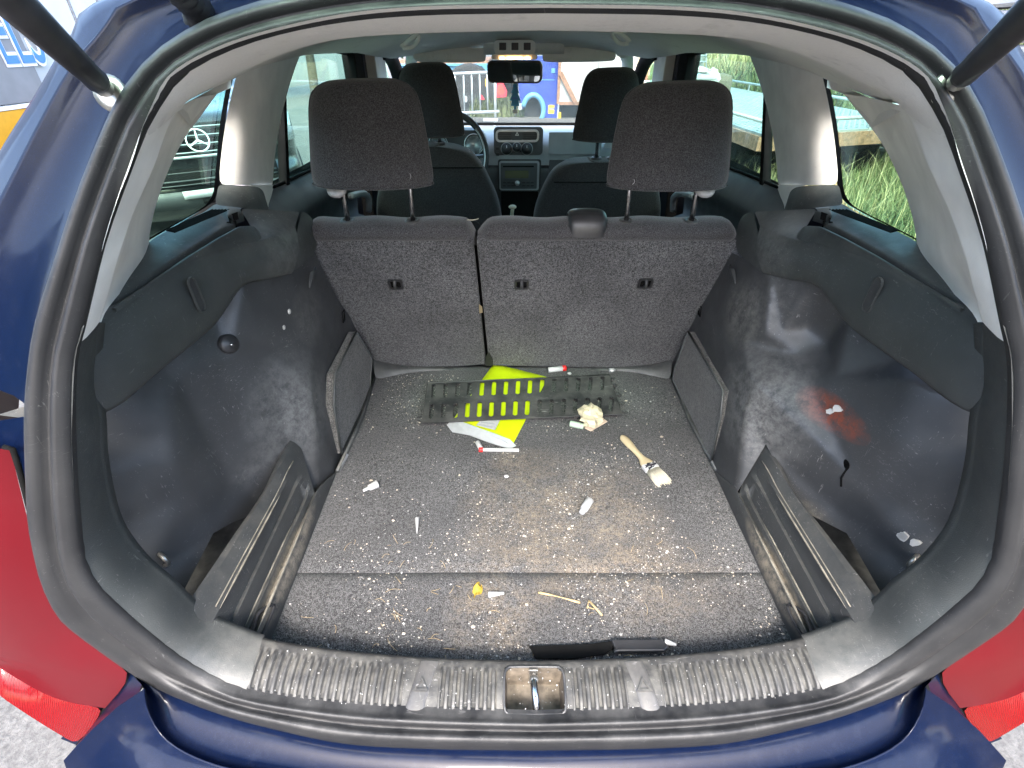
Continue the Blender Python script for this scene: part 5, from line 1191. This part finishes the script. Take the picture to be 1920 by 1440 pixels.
# grit and fibres scattered on the carpet: uncountable
def scatter(nm, n, mat, seed, rng, sizes):
    r_ = random.Random(seed); v = []; f = []
    for _ in range(n):
        x, y = rng(r_); s = sizes(r_); c = Vector((x, y, .0015 + s * .35)); a = r_.uniform(0, 6.28); el = r_.uniform(.6, 1.5)
        k = len(v)
        for i in range(5):
            q = a + i * 1.2566; rad = s * r_.uniform(.6, 1.15); v.append(c + Vector((rad * math.cos(q) * el, rad * math.sin(q), -s * .35)))
        v.append(c + Vector((r_.uniform(-.3, .3) * s, r_.uniform(-.3, .3) * s, s * r_.uniform(.3, .7))))
        f += [(k + i, k + (i + 1) % 5, k + 5) for i in range(5)]
    o_ = mesh(nm, v, f, mat, None, smooth=False); o_['kind'] = 'stuff'; return tag(o_, 'white grit and crumbs scattered over the boot carpet' if 'white' in mat.name else 'tan dirt crumbs scattered over the boot carpet', 'grit')
def rngA(r_):
    while True:
        x, y = r_.uniform(-.47, .47), r_.uniform(.40, 1.36)
        k = .18 + .8 * math.exp(-((x - .12) / .30) ** 2 - ((y - .70) / .27) ** 2) + .7 * math.exp(-((x + .3) / .2) ** 2 - ((y - 1.28) / .14) ** 2) + .45 * math.exp(-((y - .52) / .12) ** 2)
        k *= max(.08, min(1.6, .75 + 2.6 * mnoise.noise(Vector((x * 9, y * 9, 1.7)))))
        if r_.random() < k: return x, y
scatter('grit_crumbs', 4300, M['grit'], 5, rngA, lambda r_: min(.0036, .0005 + r_.expovariate(1 / .00038)))
scatter('dirt_crumbs', 1800, M['gritd'], 6, rngA, lambda r_: min(.004, .0006 + r_.expovariate(1 / .0006)))
r_ = random.Random(9); m_ = MB()
for _ in range(55):
    x, y = r_.uniform(-.45, .43), r_.uniform(.42, .70)
    if r_.random() < .6: x = r_.gauss(-.25, .1)
    a = r_.uniform(0, 6.28); L = r_.uniform(.005, .022); cur = r_.uniform(-1.4, 1.4); pts = []; p = Vector((x, y, .004))
    for k in range(7): pts.append(p.copy() + Vector((0, 0, .003 * math.sin(k * .6)))); a += cur / 6; p = p + Vector((math.cos(a), math.sin(a), 0)) * L / 4
    m_.tube(pts, .00035, 4)
o_ = m_.build('plant_fibres', M['straw']); o_['kind'] = 'stuff'; tag(o_, 'thin dry plant fibres and hairs on the carpet near the sill', 'fibres')
r_ = random.Random(12); m_ = MB()
for _ in range(420):
    x = r_.uniform(-.46, .46); p = sp(x, r_.uniform(.05, .98), .001)
    m_.ball(p, min(.0013, .0003 + r_.expovariate(1 / .0003)), 5, 3)
o_ = m_.build('sill_grit', M['grit'], smooth=False); o_['kind'] = 'stuff'; tag(o_, 'pale sand grains lying on the ribbed sill plate', 'grit')

# air freshener on the mirror
fr_ = thing('air_freshener', 'blue tree shaped air freshener hanging from the rear view mirror', 'air freshener')
c = P(966, 182, y=2.62); tw = [(0, .062), (.013, .040), (.007, .040), (.019, .016), (.011, .016), (.026, -.014), (.015, -.014), (.020, -.036), (.005, -.036), (.005, -.052), (-.005, -.052), (-.005, -.036), (-.020, -.036), (-.015, -.014), (-.026, -.014), (-.011, .016), (-.019, .016), (-.007, .040), (-.013, .040)]
MB().plate([[(x, z) for x, z in tw[::-1]]], c, (1, 0, 0), (0, 0, 1), .002).build('scent_card', M['tree_tag'], fr_, smooth=False)
MB().box(c + Vector((0, -.0005, -.058)), (.022, .002, .016)).build('white_tab', M['white'], fr_, smooth=False)
MB().box(c + Vector((0, -.0025, -.004)), (.024, .001, .008)).build('print_band', M['signblue'], fr_, smooth=False)
MB().tube([c + Vector((0, 0, .06)), P(965, 152, y=2.61)], .0012, 5).build('string', M['white'], fr_)

# ------------------------------------------------------------------ outside: bank, grass, trees
def bankz(x, y):
    k = max(0, x - 1.25 - max(0, y - 5) * .16); return GZ - .02 + .10 * min(k, 2) + .05 * max(0, min(k - 2, 3)) + .30 * max(0, k - 5.2) + .05 * math.sin(x * 1.7 + y) * min(k, 1)
grid('grass_bank', [[Vector((x, y, bankz(x, y))) for x in [1.0 + i * .5 for i in range(40)]] for y in [-2 + j * .9 for j in range(30)]], M['soil'])['kind'] = 'structure'
def blades(nm, n, seed, rng, hh, wd, mat, lab, lean=.5):
    r_ = random.Random(seed); v = []; f = []
    for _ in range(n):
        x, y, z = rng(r_); h = hh(r_); a = r_.uniform(0, 6.28); ln = h * r_.uniform(.1, 1) * lean; w_ = wd * r_.uniform(.6, 1.3)
        d = Vector((math.cos(a), math.sin(a), 0)); s = Vector((-d.y, d.x, 0)); b = Vector((x, y, z)); k = len(v)
        m = b + d * ln * .3 + Vector((0, 0, h * .6)); t_ = b + d * ln + Vector((0, 0, h * r_.uniform(.75, 1)))
        v += [b - s * w_, b + s * w_, m + s * w_ * .75, m - s * w_ * .75, t_]; f += [(k, k + 1, k + 2, k + 3), (k + 3, k + 2, k + 4)]
    o_ = mesh(nm, v, f, mat, None, smooth=False); o_['kind'] = 'stuff'; return tag(o_, lab, 'grass')
def nearr(r_):
    while True:
        x, y = r_.uniform(1.5, 4.4), r_.uniform(1.6, 6.2)
        if r_.random() < .4 + .6 * (x > 2): return x, y, bankz(x, y) - .02
blades('long_grass', 30000, 3, nearr, lambda r_: r_.uniform(.10, .36), .0034, M['grass'], 'long green grass growing beside the car on the right', .9)
blades('dry_stalks', 2200, 4, nearr, lambda r_: r_.uniform(.25, .6), .0022, M['drygrass'], 'pale dry stalks standing in the long grass on the right', .8)
def farr(r_):
    x = r_.uniform(4.6, 13); y = r_.uniform(8, 22); return x, y, bankz(x, y) - .03
blades('bank_grass', 12000, 8, farr, lambda r_: r_.uniform(.4, 1.1), .02, M['grass'], 'tall green grass covering the bank behind the trailer')
blades('bank_dry_grass', 5000, 10, lambda r_: (lambda x, y: (x, y, bankz(x, y)))(r_.uniform(3.6, 8.5), r_.uniform(15, 20)), lambda r_: r_.uniform(.5, 1.3), .014, M['drygrass'], 'dry straw coloured grass on the bank beyond the windscreen')
blades('verge_grass', 1500, 13, lambda r_: (r_.uniform(-1.0, .25), r_.uniform(12.9, 14.0), GZ), lambda r_: r_.uniform(.12, .5), .012, M['grass'], 'rough grass tuft between the barrier and the blue lorry')
def tree(x, y, h, cr, seed, lab, nleaf=2600, s=.09):
    r_ = random.Random(seed); t_ = thing('broadleaf_tree', lab, 'tree', (x, y, GZ), group='broadleaf trees around the yard')
    m_ = MB(); top = Vector((r_.uniform(-.2, .2), r_.uniform(-.2, .2), h * .75))
    m_.tube(crom([Vector((0, 0, -.1)), Vector((.08, 0, h * .3)), top], 8), [.16, .15, .14, .12, .10, .08, .06, .03], 8)
    cl = []
    for k in range(9):
        a = r_.uniform(0, 6.28); rr_ = cr * r_.uniform(.35, .9); c = Vector((rr_ * math.cos(a), rr_ * math.sin(a), h * r_.uniform(.38, .92)))
        m_.tube([Vector((0, 0, c.z * .6)), c * .6 + Vector((0, 0, c.z * .3)), c], [.06, .04, .015], 5); cl.append((c, cr * r_.uniform(.3, .55)))
    cl.append((top, cr * .6)); m_.build('trunk', M['bark'], t_)
    v = []; f = []
    for _ in range(nleaf):
        c, rd = r_.choice(cl); d = Vector((r_.gauss(0, 1), r_.gauss(0, 1), r_.gauss(0, .8))).normalized() * rd * r_.uniform(.5, 1.05)
        p = c + d; u = Vector((r_.gauss(0, 1), r_.gauss(0, 1), r_.gauss(0, 1))).normalized(); w_ = u.orthogonal().normalized(); k = len(v); q = s * r_.uniform(.6, 1.4)
        v += [p - u * q, p + w_ * q * .5, p + u * q, p - w_ * q * .5]; f.append((k, k + 1, k + 2, k + 3))
    cw = mesh('crown', v, f, M['foliage'], t_, smooth=False)
for i, (x, y, h, cr, lab) in enumerate(((-5.5, -9, 5.5, 2.6, 'unseen tree added behind the camera on the left to darken reflections'), (-1.5, -11, 6.0, 3.0, 'unseen tree added straight behind the camera to darken reflections'), (3.2, -10, 5.2, 2.7, 'unseen tree added behind the camera on the right to darken reflections'), (7.5, -9, 5.8, 3.0, 'unseen tree added far right behind the camera to darken reflections'), (-8.6, 17, 5.5, 2.4, 'leftmost dark tree seen through the left rear door window'), (-6.4, 18.5, 4.6, 2.2, 'second dark tree from the left through the left rear door window'), (-4.5, 19, 5.2, 2.3, 'third dark tree from the left, beside the left door frame'), (-12.5, 19, 6.5, 3.0, 'largest tree behind the white clad wall on the left'), (-2.2, 22, 5.5, 2.8, 'dark tree behind the light blue trailer'))): tree(x, y, h, cr, 20 + i, lab)  # trees behind the camera are unseen, added to darken reflections in the paint

# ------------------------------------------------------------------ black van on the left
FV = Matrix.Rotation(math.atan2(.59, .81), 4, 'Z')
van = thing('black_car', 'black car with a round star on its grille, seen through the left windows', 'parked car', (-2.60, 4.45, GZ), (0, 0, math.atan2(.59, .81)))
def vrow(z, yf, hx=.96, rnd=.42, back=4.9):
    r = [Vector((-hx, back, z)), Vector((-hx, 2.4, z))]
    for i in range(19):
        u = i / 18 * 2 - 1; r.append(Vector((hx * math.sin(u * math.pi / 2) ** 1 if False else hx * u, yf + rnd * abs(u) ** 3.2, z)))
    return r + [Vector((hx, 2.4, z)), Vector((hx, back, z))]
R = [vrow(.18, .10, .90), vrow(.24, -.03, .92), vrow(.42, -.06, .92), vrow(.50, -.05, .92), vrow(.55, .0, .92), vrow(.62, .0, .92), vrow(.80, .0, .92), vrow(.92, .03, .91), vrow(.965, .10, .90), vrow(.99, .25, .88), vrow(1.04, .8, .86), vrow(1.07, 1.25, .84, .3), vrow(1.09, 1.30, .83, .28), vrow(1.38, 1.95, .70, .2), vrow(1.44, 2.2, .64, .15), vrow(1.46, 2.7, .4, .0)]
grid('body', R, M['vanblack'], van, sub=1)
R = [vrow(1.11, 1.31, .78, .26)[2:-2], vrow(1.37, 1.90, .67, .19)[2:-2]]
grid('windscreen', [[p + Vector((0, -.006, .01)) for p in r] for r in R], M['glassg'], van, smooth=True)
def vf(u, z, off=-.012): 
    yf = interp([(.18, .1), (.24, -.03), (.42, -.06), (.50, -.05), (.55, 0), (.80, 0), (.92, .03), (.965, .10), (.99, .25)], z); return Vector((.915 * u, yf + .42 * abs(u) ** 3.2 + off, z))
def vstrip(nm, z0, z1, u0, u1, mat, off=-.012, n=14, par=None):
    return grid(nm, [[vf(u0 + (u1 - u0) * i / n, z, off) for i in range(n + 1)] for z in (z0, z1)], M[mat], par or van, thick=.012, off=0)
gr = vstrip('grille', .68, .92, -.5, .5, 'flock')
for z in (.71, .77, .83, .89):
    vstrip('grille_slat', z - .012, z + .010, -.49, .49, 'vanplastic', -.030, 14, gr)
    vstrip('slat_trim', z + .003, z + .009, -.48, .48, 'galv', -.040, 14, gr)
vstrip('grille_surround', .672, .692, -.52, .52, 'galv', -.03)
vstrip('lower_grille', .47, .60, -.62, .62, 'flock', -.03); 
for k in range(4): vstrip('lower_slat', .485 + k * .028, .493 + k * .028, -.6, .6, 'vanplastic', -.045)
vstrip('bumper_lip', .30, .44, -.9, .9, 'vanplastic', -.02); vstrip('bumper_reflection', .385, .445, -.26, .26, 'label', -.055)  # pale strip paints in the reflection along the bumper top
vstrip('bumper_vent', .33, .37, -.12, .04, 'flock', -.05)
for s in (-1, 1):
    vstrip('headlight', .70, .925, s * .60, s * .93, 'headlight', -.010)
    vstrip('fog_lamp_bezel', .36, .46, s * .66, s * .82, 'flock', -.03)
    c = vf(s * .76, .82, -.03); MB().lathe([(.07, 0), (.075, .01), (.068, .02), (.03, .012), (.0, .015)], c, (s * .25, -1, 0), 20).build('headlight_ring', M['galv'], van)
c = vf(0, .80, -.045); st = MB()
st.tube([c + Vector((.082 * math.cos(a), 0, .082 * math.sin(a))) for a in [2 * math.pi * i / 32 for i in range(33)]], .0065, 6, False)
for a in (90, 210, 330): st.tube([c, c + Vector((.082 * math.cos(math.radians(a)), 0, .082 * math.sin(math.radians(a))))], [.011, .004], 6)
st.build('star_emblem', M['signwhite'], van)
for s in (-1, 1):
    for y in (.95, 3.9): MB().lathe([(.2, -.1), (.31, -.1), (.33, -.07), (.33, .07), (.31, .1), (.2, .1), (.05, .06)], (s * .86, y, .33), (s, 0, 0), 24).build('wheel', M['tyre'], van)

# ------------------------------------------------------------------ clad wall with banner, left; board stack, right
wl_ = thing('clad_wall', 'white clad wall with vertical joints past the left rear corner of the car', 'wall', (-4.3, 4.5, GZ))
for k in range(12):
    y = -2.3 + k * .42
    MB().box((0, y + .2, 1.4), (.06, .40, 2.8)).build('cladding_panel', M['cladding'], wl_, smooth=False, bev=.012)
    MB().box((.01, y - .005, 1.4), (.05, .022, 2.8)).build('joint_strip', M['joint'], wl_, smooth=False)
bn = thing('banner', 'grey banner with blue white edged letters hung on the clad wall', 'banner', (-4.25, 4.3, GZ))
pr = lambda px, py: P(px, py, x=-4.24) - Vector((-4.25, 4.3, GZ))
a, b = pr(-60, 60), pr(62, 120)
MB().box((.0, (b.y + a.y) / 2 - .25, 1.50), (.02, b.y - a.y + .5, .95)).build('vinyl_sheet', M['banner'], bn, smooth=False)
tb = pr(40, 95)
for sz, bold, mt, off in ((.66, .024, 'signwhite', .014), (.66, .0, 'signblue', .022)):
    text_mesh('ELS', 'lettering', M[mt], bn, sz, (off, tb.y, 1.50), (0, 1, 0), (0, 0, 1), .003, bold, .5)
MB().tube([Vector((.02, tb.y - .78 + .14 * math.cos(q), 1.28 + .26 * math.sin(q))) for q in [i * .15 - 1.6 for i in range(22)]], .035, 6).build('red_swash', M['signred'], bn)
MB().box((.0, (b.y + a.y) / 2 - .2, .80), (.03, b.y - a.y + .5, .36)).build('orange_band', M['signorange'], bn, smooth=False)
MB().box((.005, (b.y + a.y) / 2 - .2, 1.0), (.03, b.y - a.y + .5, .03)).build('white_edge', M['signwhite'], bn, smooth=False)
bs = thing('board_stack', 'stack of weathered white boards beyond the right rear corner of the car', 'boards', (4.3, 5.0, GZ))
r_ = random.Random(5); z = .1
while z < 2.6:
    h = r_.uniform(.05, .16); m_ = MB(); n = 24; R = []
    for i in range(n + 1):
        y = -2.2 + 3.6 * i / n; x = r_.uniform(-.015, .015) + r_.uniform(-.02, .02) * 0
        e = [Vector((.2, y, 0)), Vector((-.02 + x, y, .004)), Vector((-.05 + x, y, h * .3 + r_.uniform(-.01, .01))), Vector((-.045 + x, y, h * .8 + r_.uniform(-.008, .008))), Vector((.0 + x, y, h * .96)), Vector((.2, y, h))]
        R.append([p + Vector((0, 0, z)) for p in e])
    grid('board', R, M['boards'], bs, flip=True, smooth=False); z += h + r_.uniform(.002, .012)
MB().box((-.09, .22, 1.4), (.05, .07, 2.6), Matrix.Rotation(.10, 3, 'X')).build('batten', M['wood'], bs, smooth=False)

# ------------------------------------------------------------------ trailer, crate and tank on the right
d2, d1 = Vector((.95, .31, 0)).normalized(), Vector((-.31, .95, 0)).normalized(); d1 = (d1 + Vector((.25, .05, 0))).normalized()
tc = Vector((2.25, 5.0, .2))
tl = thing('flatbed_trailer', 'flatbed trailer with pale chequered deck seen through the right windows', 'trailer', (tc.x, tc.y, GZ))
tp = lambda a, b, z: d2 * a + d1 * b + Vector((0, 0, z - GZ))
m_ = MB(); m_.add([tp(0, 0, .2), tp(2.1, 0, .2), tp(2.1, 5.2, .2), tp(0, 5.2, .2)], [(0, 1, 2, 3)]); dk = m_.build('deck', M['deck'], tl, smooth=False, thick=.04)
m_ = MB()
for i in range(30):
    for j in range(64):
        c = tp(.06 + i * .068, .06 + j * .08, .203); q = d2 if (i + j) % 2 else d1; m_.bar(c - q * .02, c + q * .02, .008, .004)
o_ = m_.build('chequer_ribs', M['deck'], dk, smooth=False); o_['kind'] = 'stuff'
for a, b in (((0, 0), (0, 5.2)), ((0, 0), (2.1, 0)), ((2.1, 0), (2.1, 5.2)), ((0, 5.2), (2.1, 5.2))):
    MB().bar(tp(*a, .12), tp(*b, .12), .06, .12).build('side_rail', M['rust'], tl, smooth=False); MB().tube([tp(*a, .30), tp(*b, .30)], .018, 6).build('rope_rail', M['galv'], tl)
    for s in (0., .2, .4, .6, .8, 1.): p = Vector((*a, 0)).lerp(Vector((*b, 0)), s); MB().bar(tp(p.x, p.y, .18), tp(p.x, p.y, .30), .02, .02, (1, 0, 0)).build('rail_post', M['galv'], tl, smooth=False)
MB().box(tp(1.05, 2.6, -.12), (1.5, 4.4, .3)).build('chassis', M['flock'], tl, smooth=False)
for a in (.12, 1.98):
    for b in (2.2, 3.0): MB().lathe([(.1, -.09), (.3, -.09), (.32, -.06), (.32, .06), (.3, .09), (.1, .09)], tp(a, b, GZ + .32), d2, 20).build('wheel', M['tyre'], tl)
ib = thing('cage_tank', 'white tank in a galvanised cage at the far end of the bank', 'tank', (0, 0, 0))
c0, c1 = P(1285, 150, y=11.5), P(1324, 70, y=11.5)
face('tank_shell', 1287, 72, 1322, 150, 11.5, 1.0, 'panel', ib, .1, .04)
for k in range(5): MB().tube([P(1286 + k * 9.5, 70, y=11.46), P(1286 + k * 9.5, 151, y=11.46)], .014, 6).build('cage_bar', M['galv'], ib)
for k in range(8): MB().tube([P(1285, 72 + k * 11, y=11.44), P(1325, 72 + k * 11, y=11.44)], .014, 6).build('cage_bar', M['galv'], ib)
gb = thing('grey_crate', 'pale grey plastic crate standing before the caged tank', 'crate'); face('crate_shell', 1298, 147, 1342, 175, 8.6, .7, 'panel', gb, .03, .02); face('crate_lid', 1296, 143, 1344, 148, 8.58, .74, 'galv', gb, .02, .01)
rb = thing('rubble_heap', 'heap of white broken blocks on the bank by the grey crate', 'rubble')
r_ = random.Random(31)
for k in range(16):
    p = P(r_.uniform(1312, 1346), r_.uniform(131, 147), y=9.6 + r_.uniform(-.1, .1)); q = Matrix.Rotation(r_.uniform(0, 3), 3, 'Z') @ Matrix.Rotation(r_.uniform(0, 1), 3, 'X')
    MB().box(p, (r_.uniform(.08, .2), r_.uniform(.08, .16), r_.uniform(.05, .10)), q).build('block', M['boards'], rb, smooth=False, bev=.01)
MB().box(P(1330, 170, y=9.8), (.6, .5, .5)).build('heap_base', M['soil'], rb, smooth=False, bev=.1)

# ------------------------------------------------------------------ beyond the windscreen
fn = thing('crowd_barrier', 'galvanised crowd barrier standing ahead of the windscreen', 'barrier')
YF = 11.8
fe_ = lambda px, py, s=0: P(px, py, y=YF + (925 - px) * .002)
MB().tube([fe_(770, 142), fe_(928, 135)], .030, 8).build('top_rail', M['galv'], fn); MB().tube([fe_(762, 216), fe_(936, 209)], .030, 8).build('bottom_rail', M['galv'], fn)
for px in (778, 793, 808, 823, 838, 853, 869, 884, 899, 913): MB().tube([fe_(px, 138), fe_(px + 2, 212)], .018, 6).build('bar', M['galv'], fn)
for px in (765, 928): MB().tube([fe_(px, 133), fe_(px + 1, 232)], .030, 8).build('end_post', M['galv'], fn); MB().bar(fe_(px, 232) + Vector((0, -.3, .0)), fe_(px, 232) + Vector((0, .3, 0)), .05, .03).build('foot', M['galv'], fn, smooth=False)
bt = thing('blue_trailer', 'light blue farm trailer with a red warning triangle behind the barrier', 'trailer')
face('frame_beam', 740, 122, 914, 134, 13.6, .25, 'lightblue', bt, 0, .01); face('frame_flange', 740, 120, 916, 123.5, 13.55, .4, 'lightblue', bt)
face('frame_bracket', 798, 133, 806, 140, 13.5, .2, 'lightblue', bt); face('frame_post', 905, 124, 914, 150, 13.5, .2, 'lightblue', bt)
face('load_bed', 740, 113, 916, 120, 13.9, 3.0, 'rust', bt); face('underframe', 760, 140, 972, 186, 14.2, .8, 'flock', bt)
for px in (800, 880): MB().lathe([(.1, -.04), (.20, .0), (.32, -.04), (.56, .04), (.61, .0), (.61, -.3), (.56, -.36)], P(px, 178, y=13.2), (0, -1, 0), 26).build('wheel', M['tyre'], bt)
sx = [(938, 151), (942, 153), (951, 171), (949, 182), (928, 183), (926, 172), (934, 153)]
pts = [P(a, b, y=12.8) for a, b in sx]; c = sum(pts, Vector()) / 7
tr_ = MB().plate([[(p.x - c.x, p.z - c.z) for p in pts[::-1]]], c, (1, 0, 0), (0, 0, 1), .01).build('warning_triangle', M['signred'], bt, smooth=False)
MB().plate([[((p.x - c.x) * .62, (p.z - c.z) * .62 - .01) for p in pts[::-1]]], c + Vector((0, -.004, 0)), (1, 0, 0), (0, 0, 1), .003).build('triangle_core', M['orange'], tr_, smooth=False)
pts = [P(a, b, y=12.9) for a, b in ((903, 177), (909, 187), (898, 187))]; c = sum(pts, Vector()) / 3
MB().plate([[(p.x - c.x, p.z - c.z) for p in pts[::-1]]], c, (1, 0, 0), (0, 0, 1), .01).build('reflector', M['signred'], bt, smooth=False)
face('marker_lamp', 947, 149, 957, 155, 12.75, .1, 'signwhite', bt, .01); face('marker_lamp', 910, 148, 913, 162, 12.85, .08, 'signorange', bt, .01)
face('hub_cap', 870, 180, 876, 192, 13.1, .05, 'galv', bt, .04)
lo = thing('blue_lorry', 'faded blue lorry body with round wheel arch and yellow sticker ahead of the car', 'lorry')
YL = 12.8
pts = [(970, 105), (1046, 105), (1046, 232), (1018, 232)] + [(1000 - 18 * math.cos(q) * -1 if False else 1000 + 18 * math.cos(q), 206 - 27 * math.sin(q)) for q in [math.radians(5 + 17 * i) for i in range(11)]] + [(978, 205), (973, 170)]
L = [P(a, b, y=YL) for a, b in pts]; c = sum(L, Vector()) / len(L); l2 = [(p.x - c.x, p.z - c.z) for p in L]
ar = sum(l2[i][0] * l2[(i + 1) % len(l2)][1] - l2[(i + 1) % len(l2)][0] * l2[i][1] for i in range(len(l2)))
MB().plate([l2 if ar > 0 else l2[::-1]], c, (1, 0, 0), (0, 0, 1), .4).build('body_panel', M['trucks'], lo, smooth=False)
MB().tube([P(1000 + 19 * math.cos(q), 206 - 28 * math.sin(q), y=YL - .03) for q in [math.radians(-40 + 13 * i) for i in range(17)]], .06, 6).build('arch_trim', M['lightblue'], lo)
MB().lathe([(.16, .0), (.33, -.04), (.44, .04), (.50, .0), (.50, -.3)], P(1001, 222, y=YL + .2), (0, -1, 0), 24).build('wheel', M['tyre'], lo)
face('corner_post', 1041, 105, 1048, 230, YL - .02, .08, 'trucks', lo, 0, .01); face('post_edge', 1047, 105, 1050, 230, YL - .03, .05, 'signwhite', lo)
face('panel_rib', 972, 149, 1040, 150.5, YL - .01, .02, 'lightblue', lo); face('door_catch', 1034, 128, 1041, 137, YL - .02, .03, 'lightblue', lo)
stk = face('sticker', 1028, 197, 1042, 213, YL - .004, .006, 'yellow', lo, .02); face('sticker_print', 1030, 202, 1040, 206, YL - .008, .003, 'banner', stk)
face('sticker', 1046, 210, 1052, 226, YL - .04, .006, 'yellow', lo, .02); face('chassis', 1000, 215, 1200, 240, YL + .4, 1.5, 'flock', lo)
face('tank_cap', 972, 194, 979, 206, YL - .05, .05, 'galv', lo, .03)
pc = thing('panel_container', 'grey sheet container with a rusty diagonal brace right of the blue lorry', 'container')
YP = 12.6
for x0, x1 in ((1049, 1119.5), (1120.5, 1190)): face('sheet_panel', x0, 98, x1, 193, YP, .05, 'panel', pc)
face('corner_post', 1046, 98, 1051, 195, YP - .03, .06, 'rust', pc); face('base_rail', 1048, 191, 1190, 197, YP - .04, .08, 'rust', pc)
MB().bar(P(1051, 136, y=YP - .05), P(1079, 192, y=YP - .05), .09, .06, (0, 1, 0)).build('diagonal_brace', M['rust'], pc, smooth=False)
face('container_underframe', 1052, 198, 1190, 222, YP + .3, .5, 'flock', pc); face('sheet_top', 1046, 92, 1190, 98, YP - .02, 2., 'panel', pc)
rc = thing('red_gate_frame', 'faded red gate frame in the dry grass past the right front window', 'gate')
MB().bar(P(1200, 118, y=13.4), P(1214, 152, y=13.4), .05, .05, (0, 1, 0)).build('gate_stile', M['rust'], rc, smooth=False)
for py in (151, 159): MB().bar(P(1205, py, y=13.4), P(1262, py, y=13.4), .04, .04).build('gate_rail', M['rust'], rc, smooth=False)
MB().bar(P(1258, 118, y=13.4), P(1258, 190, y=13.4), .05, .05, (0, 1, 0)).build('gate_stile', M['rust'], rc, smooth=False)

for x, y, rot, lab, ln in ((-5.6, -2.2, .15, 'unseen dark green container added left of the camera to darken reflections', 6.0), (6.4, -3.0, -.12, 'unseen dark green container added right of the camera to darken reflections', 6.0)):
    ct = thing('added_container', lab, 'container', (x, y, GZ), (0, 0, rot), 'unseen dark green containers added for reflections')  # unseen containers, added to keep open sky out of the paint's reflections
    R = []; n = 96
    for i in range(n + 1):
        yy = -ln / 2 + ln * i / n; d = .02 if (i // 3) % 2 else -.02; R.append([Vector(((1 if x < 0 else -1) * (1.2 + d), yy, z)) for z in (.1, 2.5)])
    grid('corrugated_side', R, M['contgreen'], ct, smooth=False, flip=x > 0); MB().box((0, 0, 1.3), (2.2, ln, 2.45)).build('container_shell', M['contgreen'], ct, smooth=False)

# put every thing's origin at its own base
bpy.context.view_layer.update()
def all_mesh(o): return ([o] if o.type == 'MESH' else []) + [m for c in o.children for m in all_mesh(c)]
for o in [o for o in scene.objects if o.parent is None and o.get('category')]:
    if o.location.length > 1e-4: continue
    pts = [m.matrix_world @ Vector(c) for m in all_mesh(o) for c in m.bound_box]
    if not pts: continue
    lo_, hi_ = [min(p[i] for p in pts) for i in range(3)], [max(p[i] for p in pts) for i in range(3)]
    c = Vector(((lo_[0] + hi_[0]) / 2, (lo_[1] + hi_[1]) / 2, lo_[2])); o.location = c
    if o.type == 'MESH': o.data.transform(Matrix.Translation(-c))
    for ch in o.children: ch.location = ch.location - c
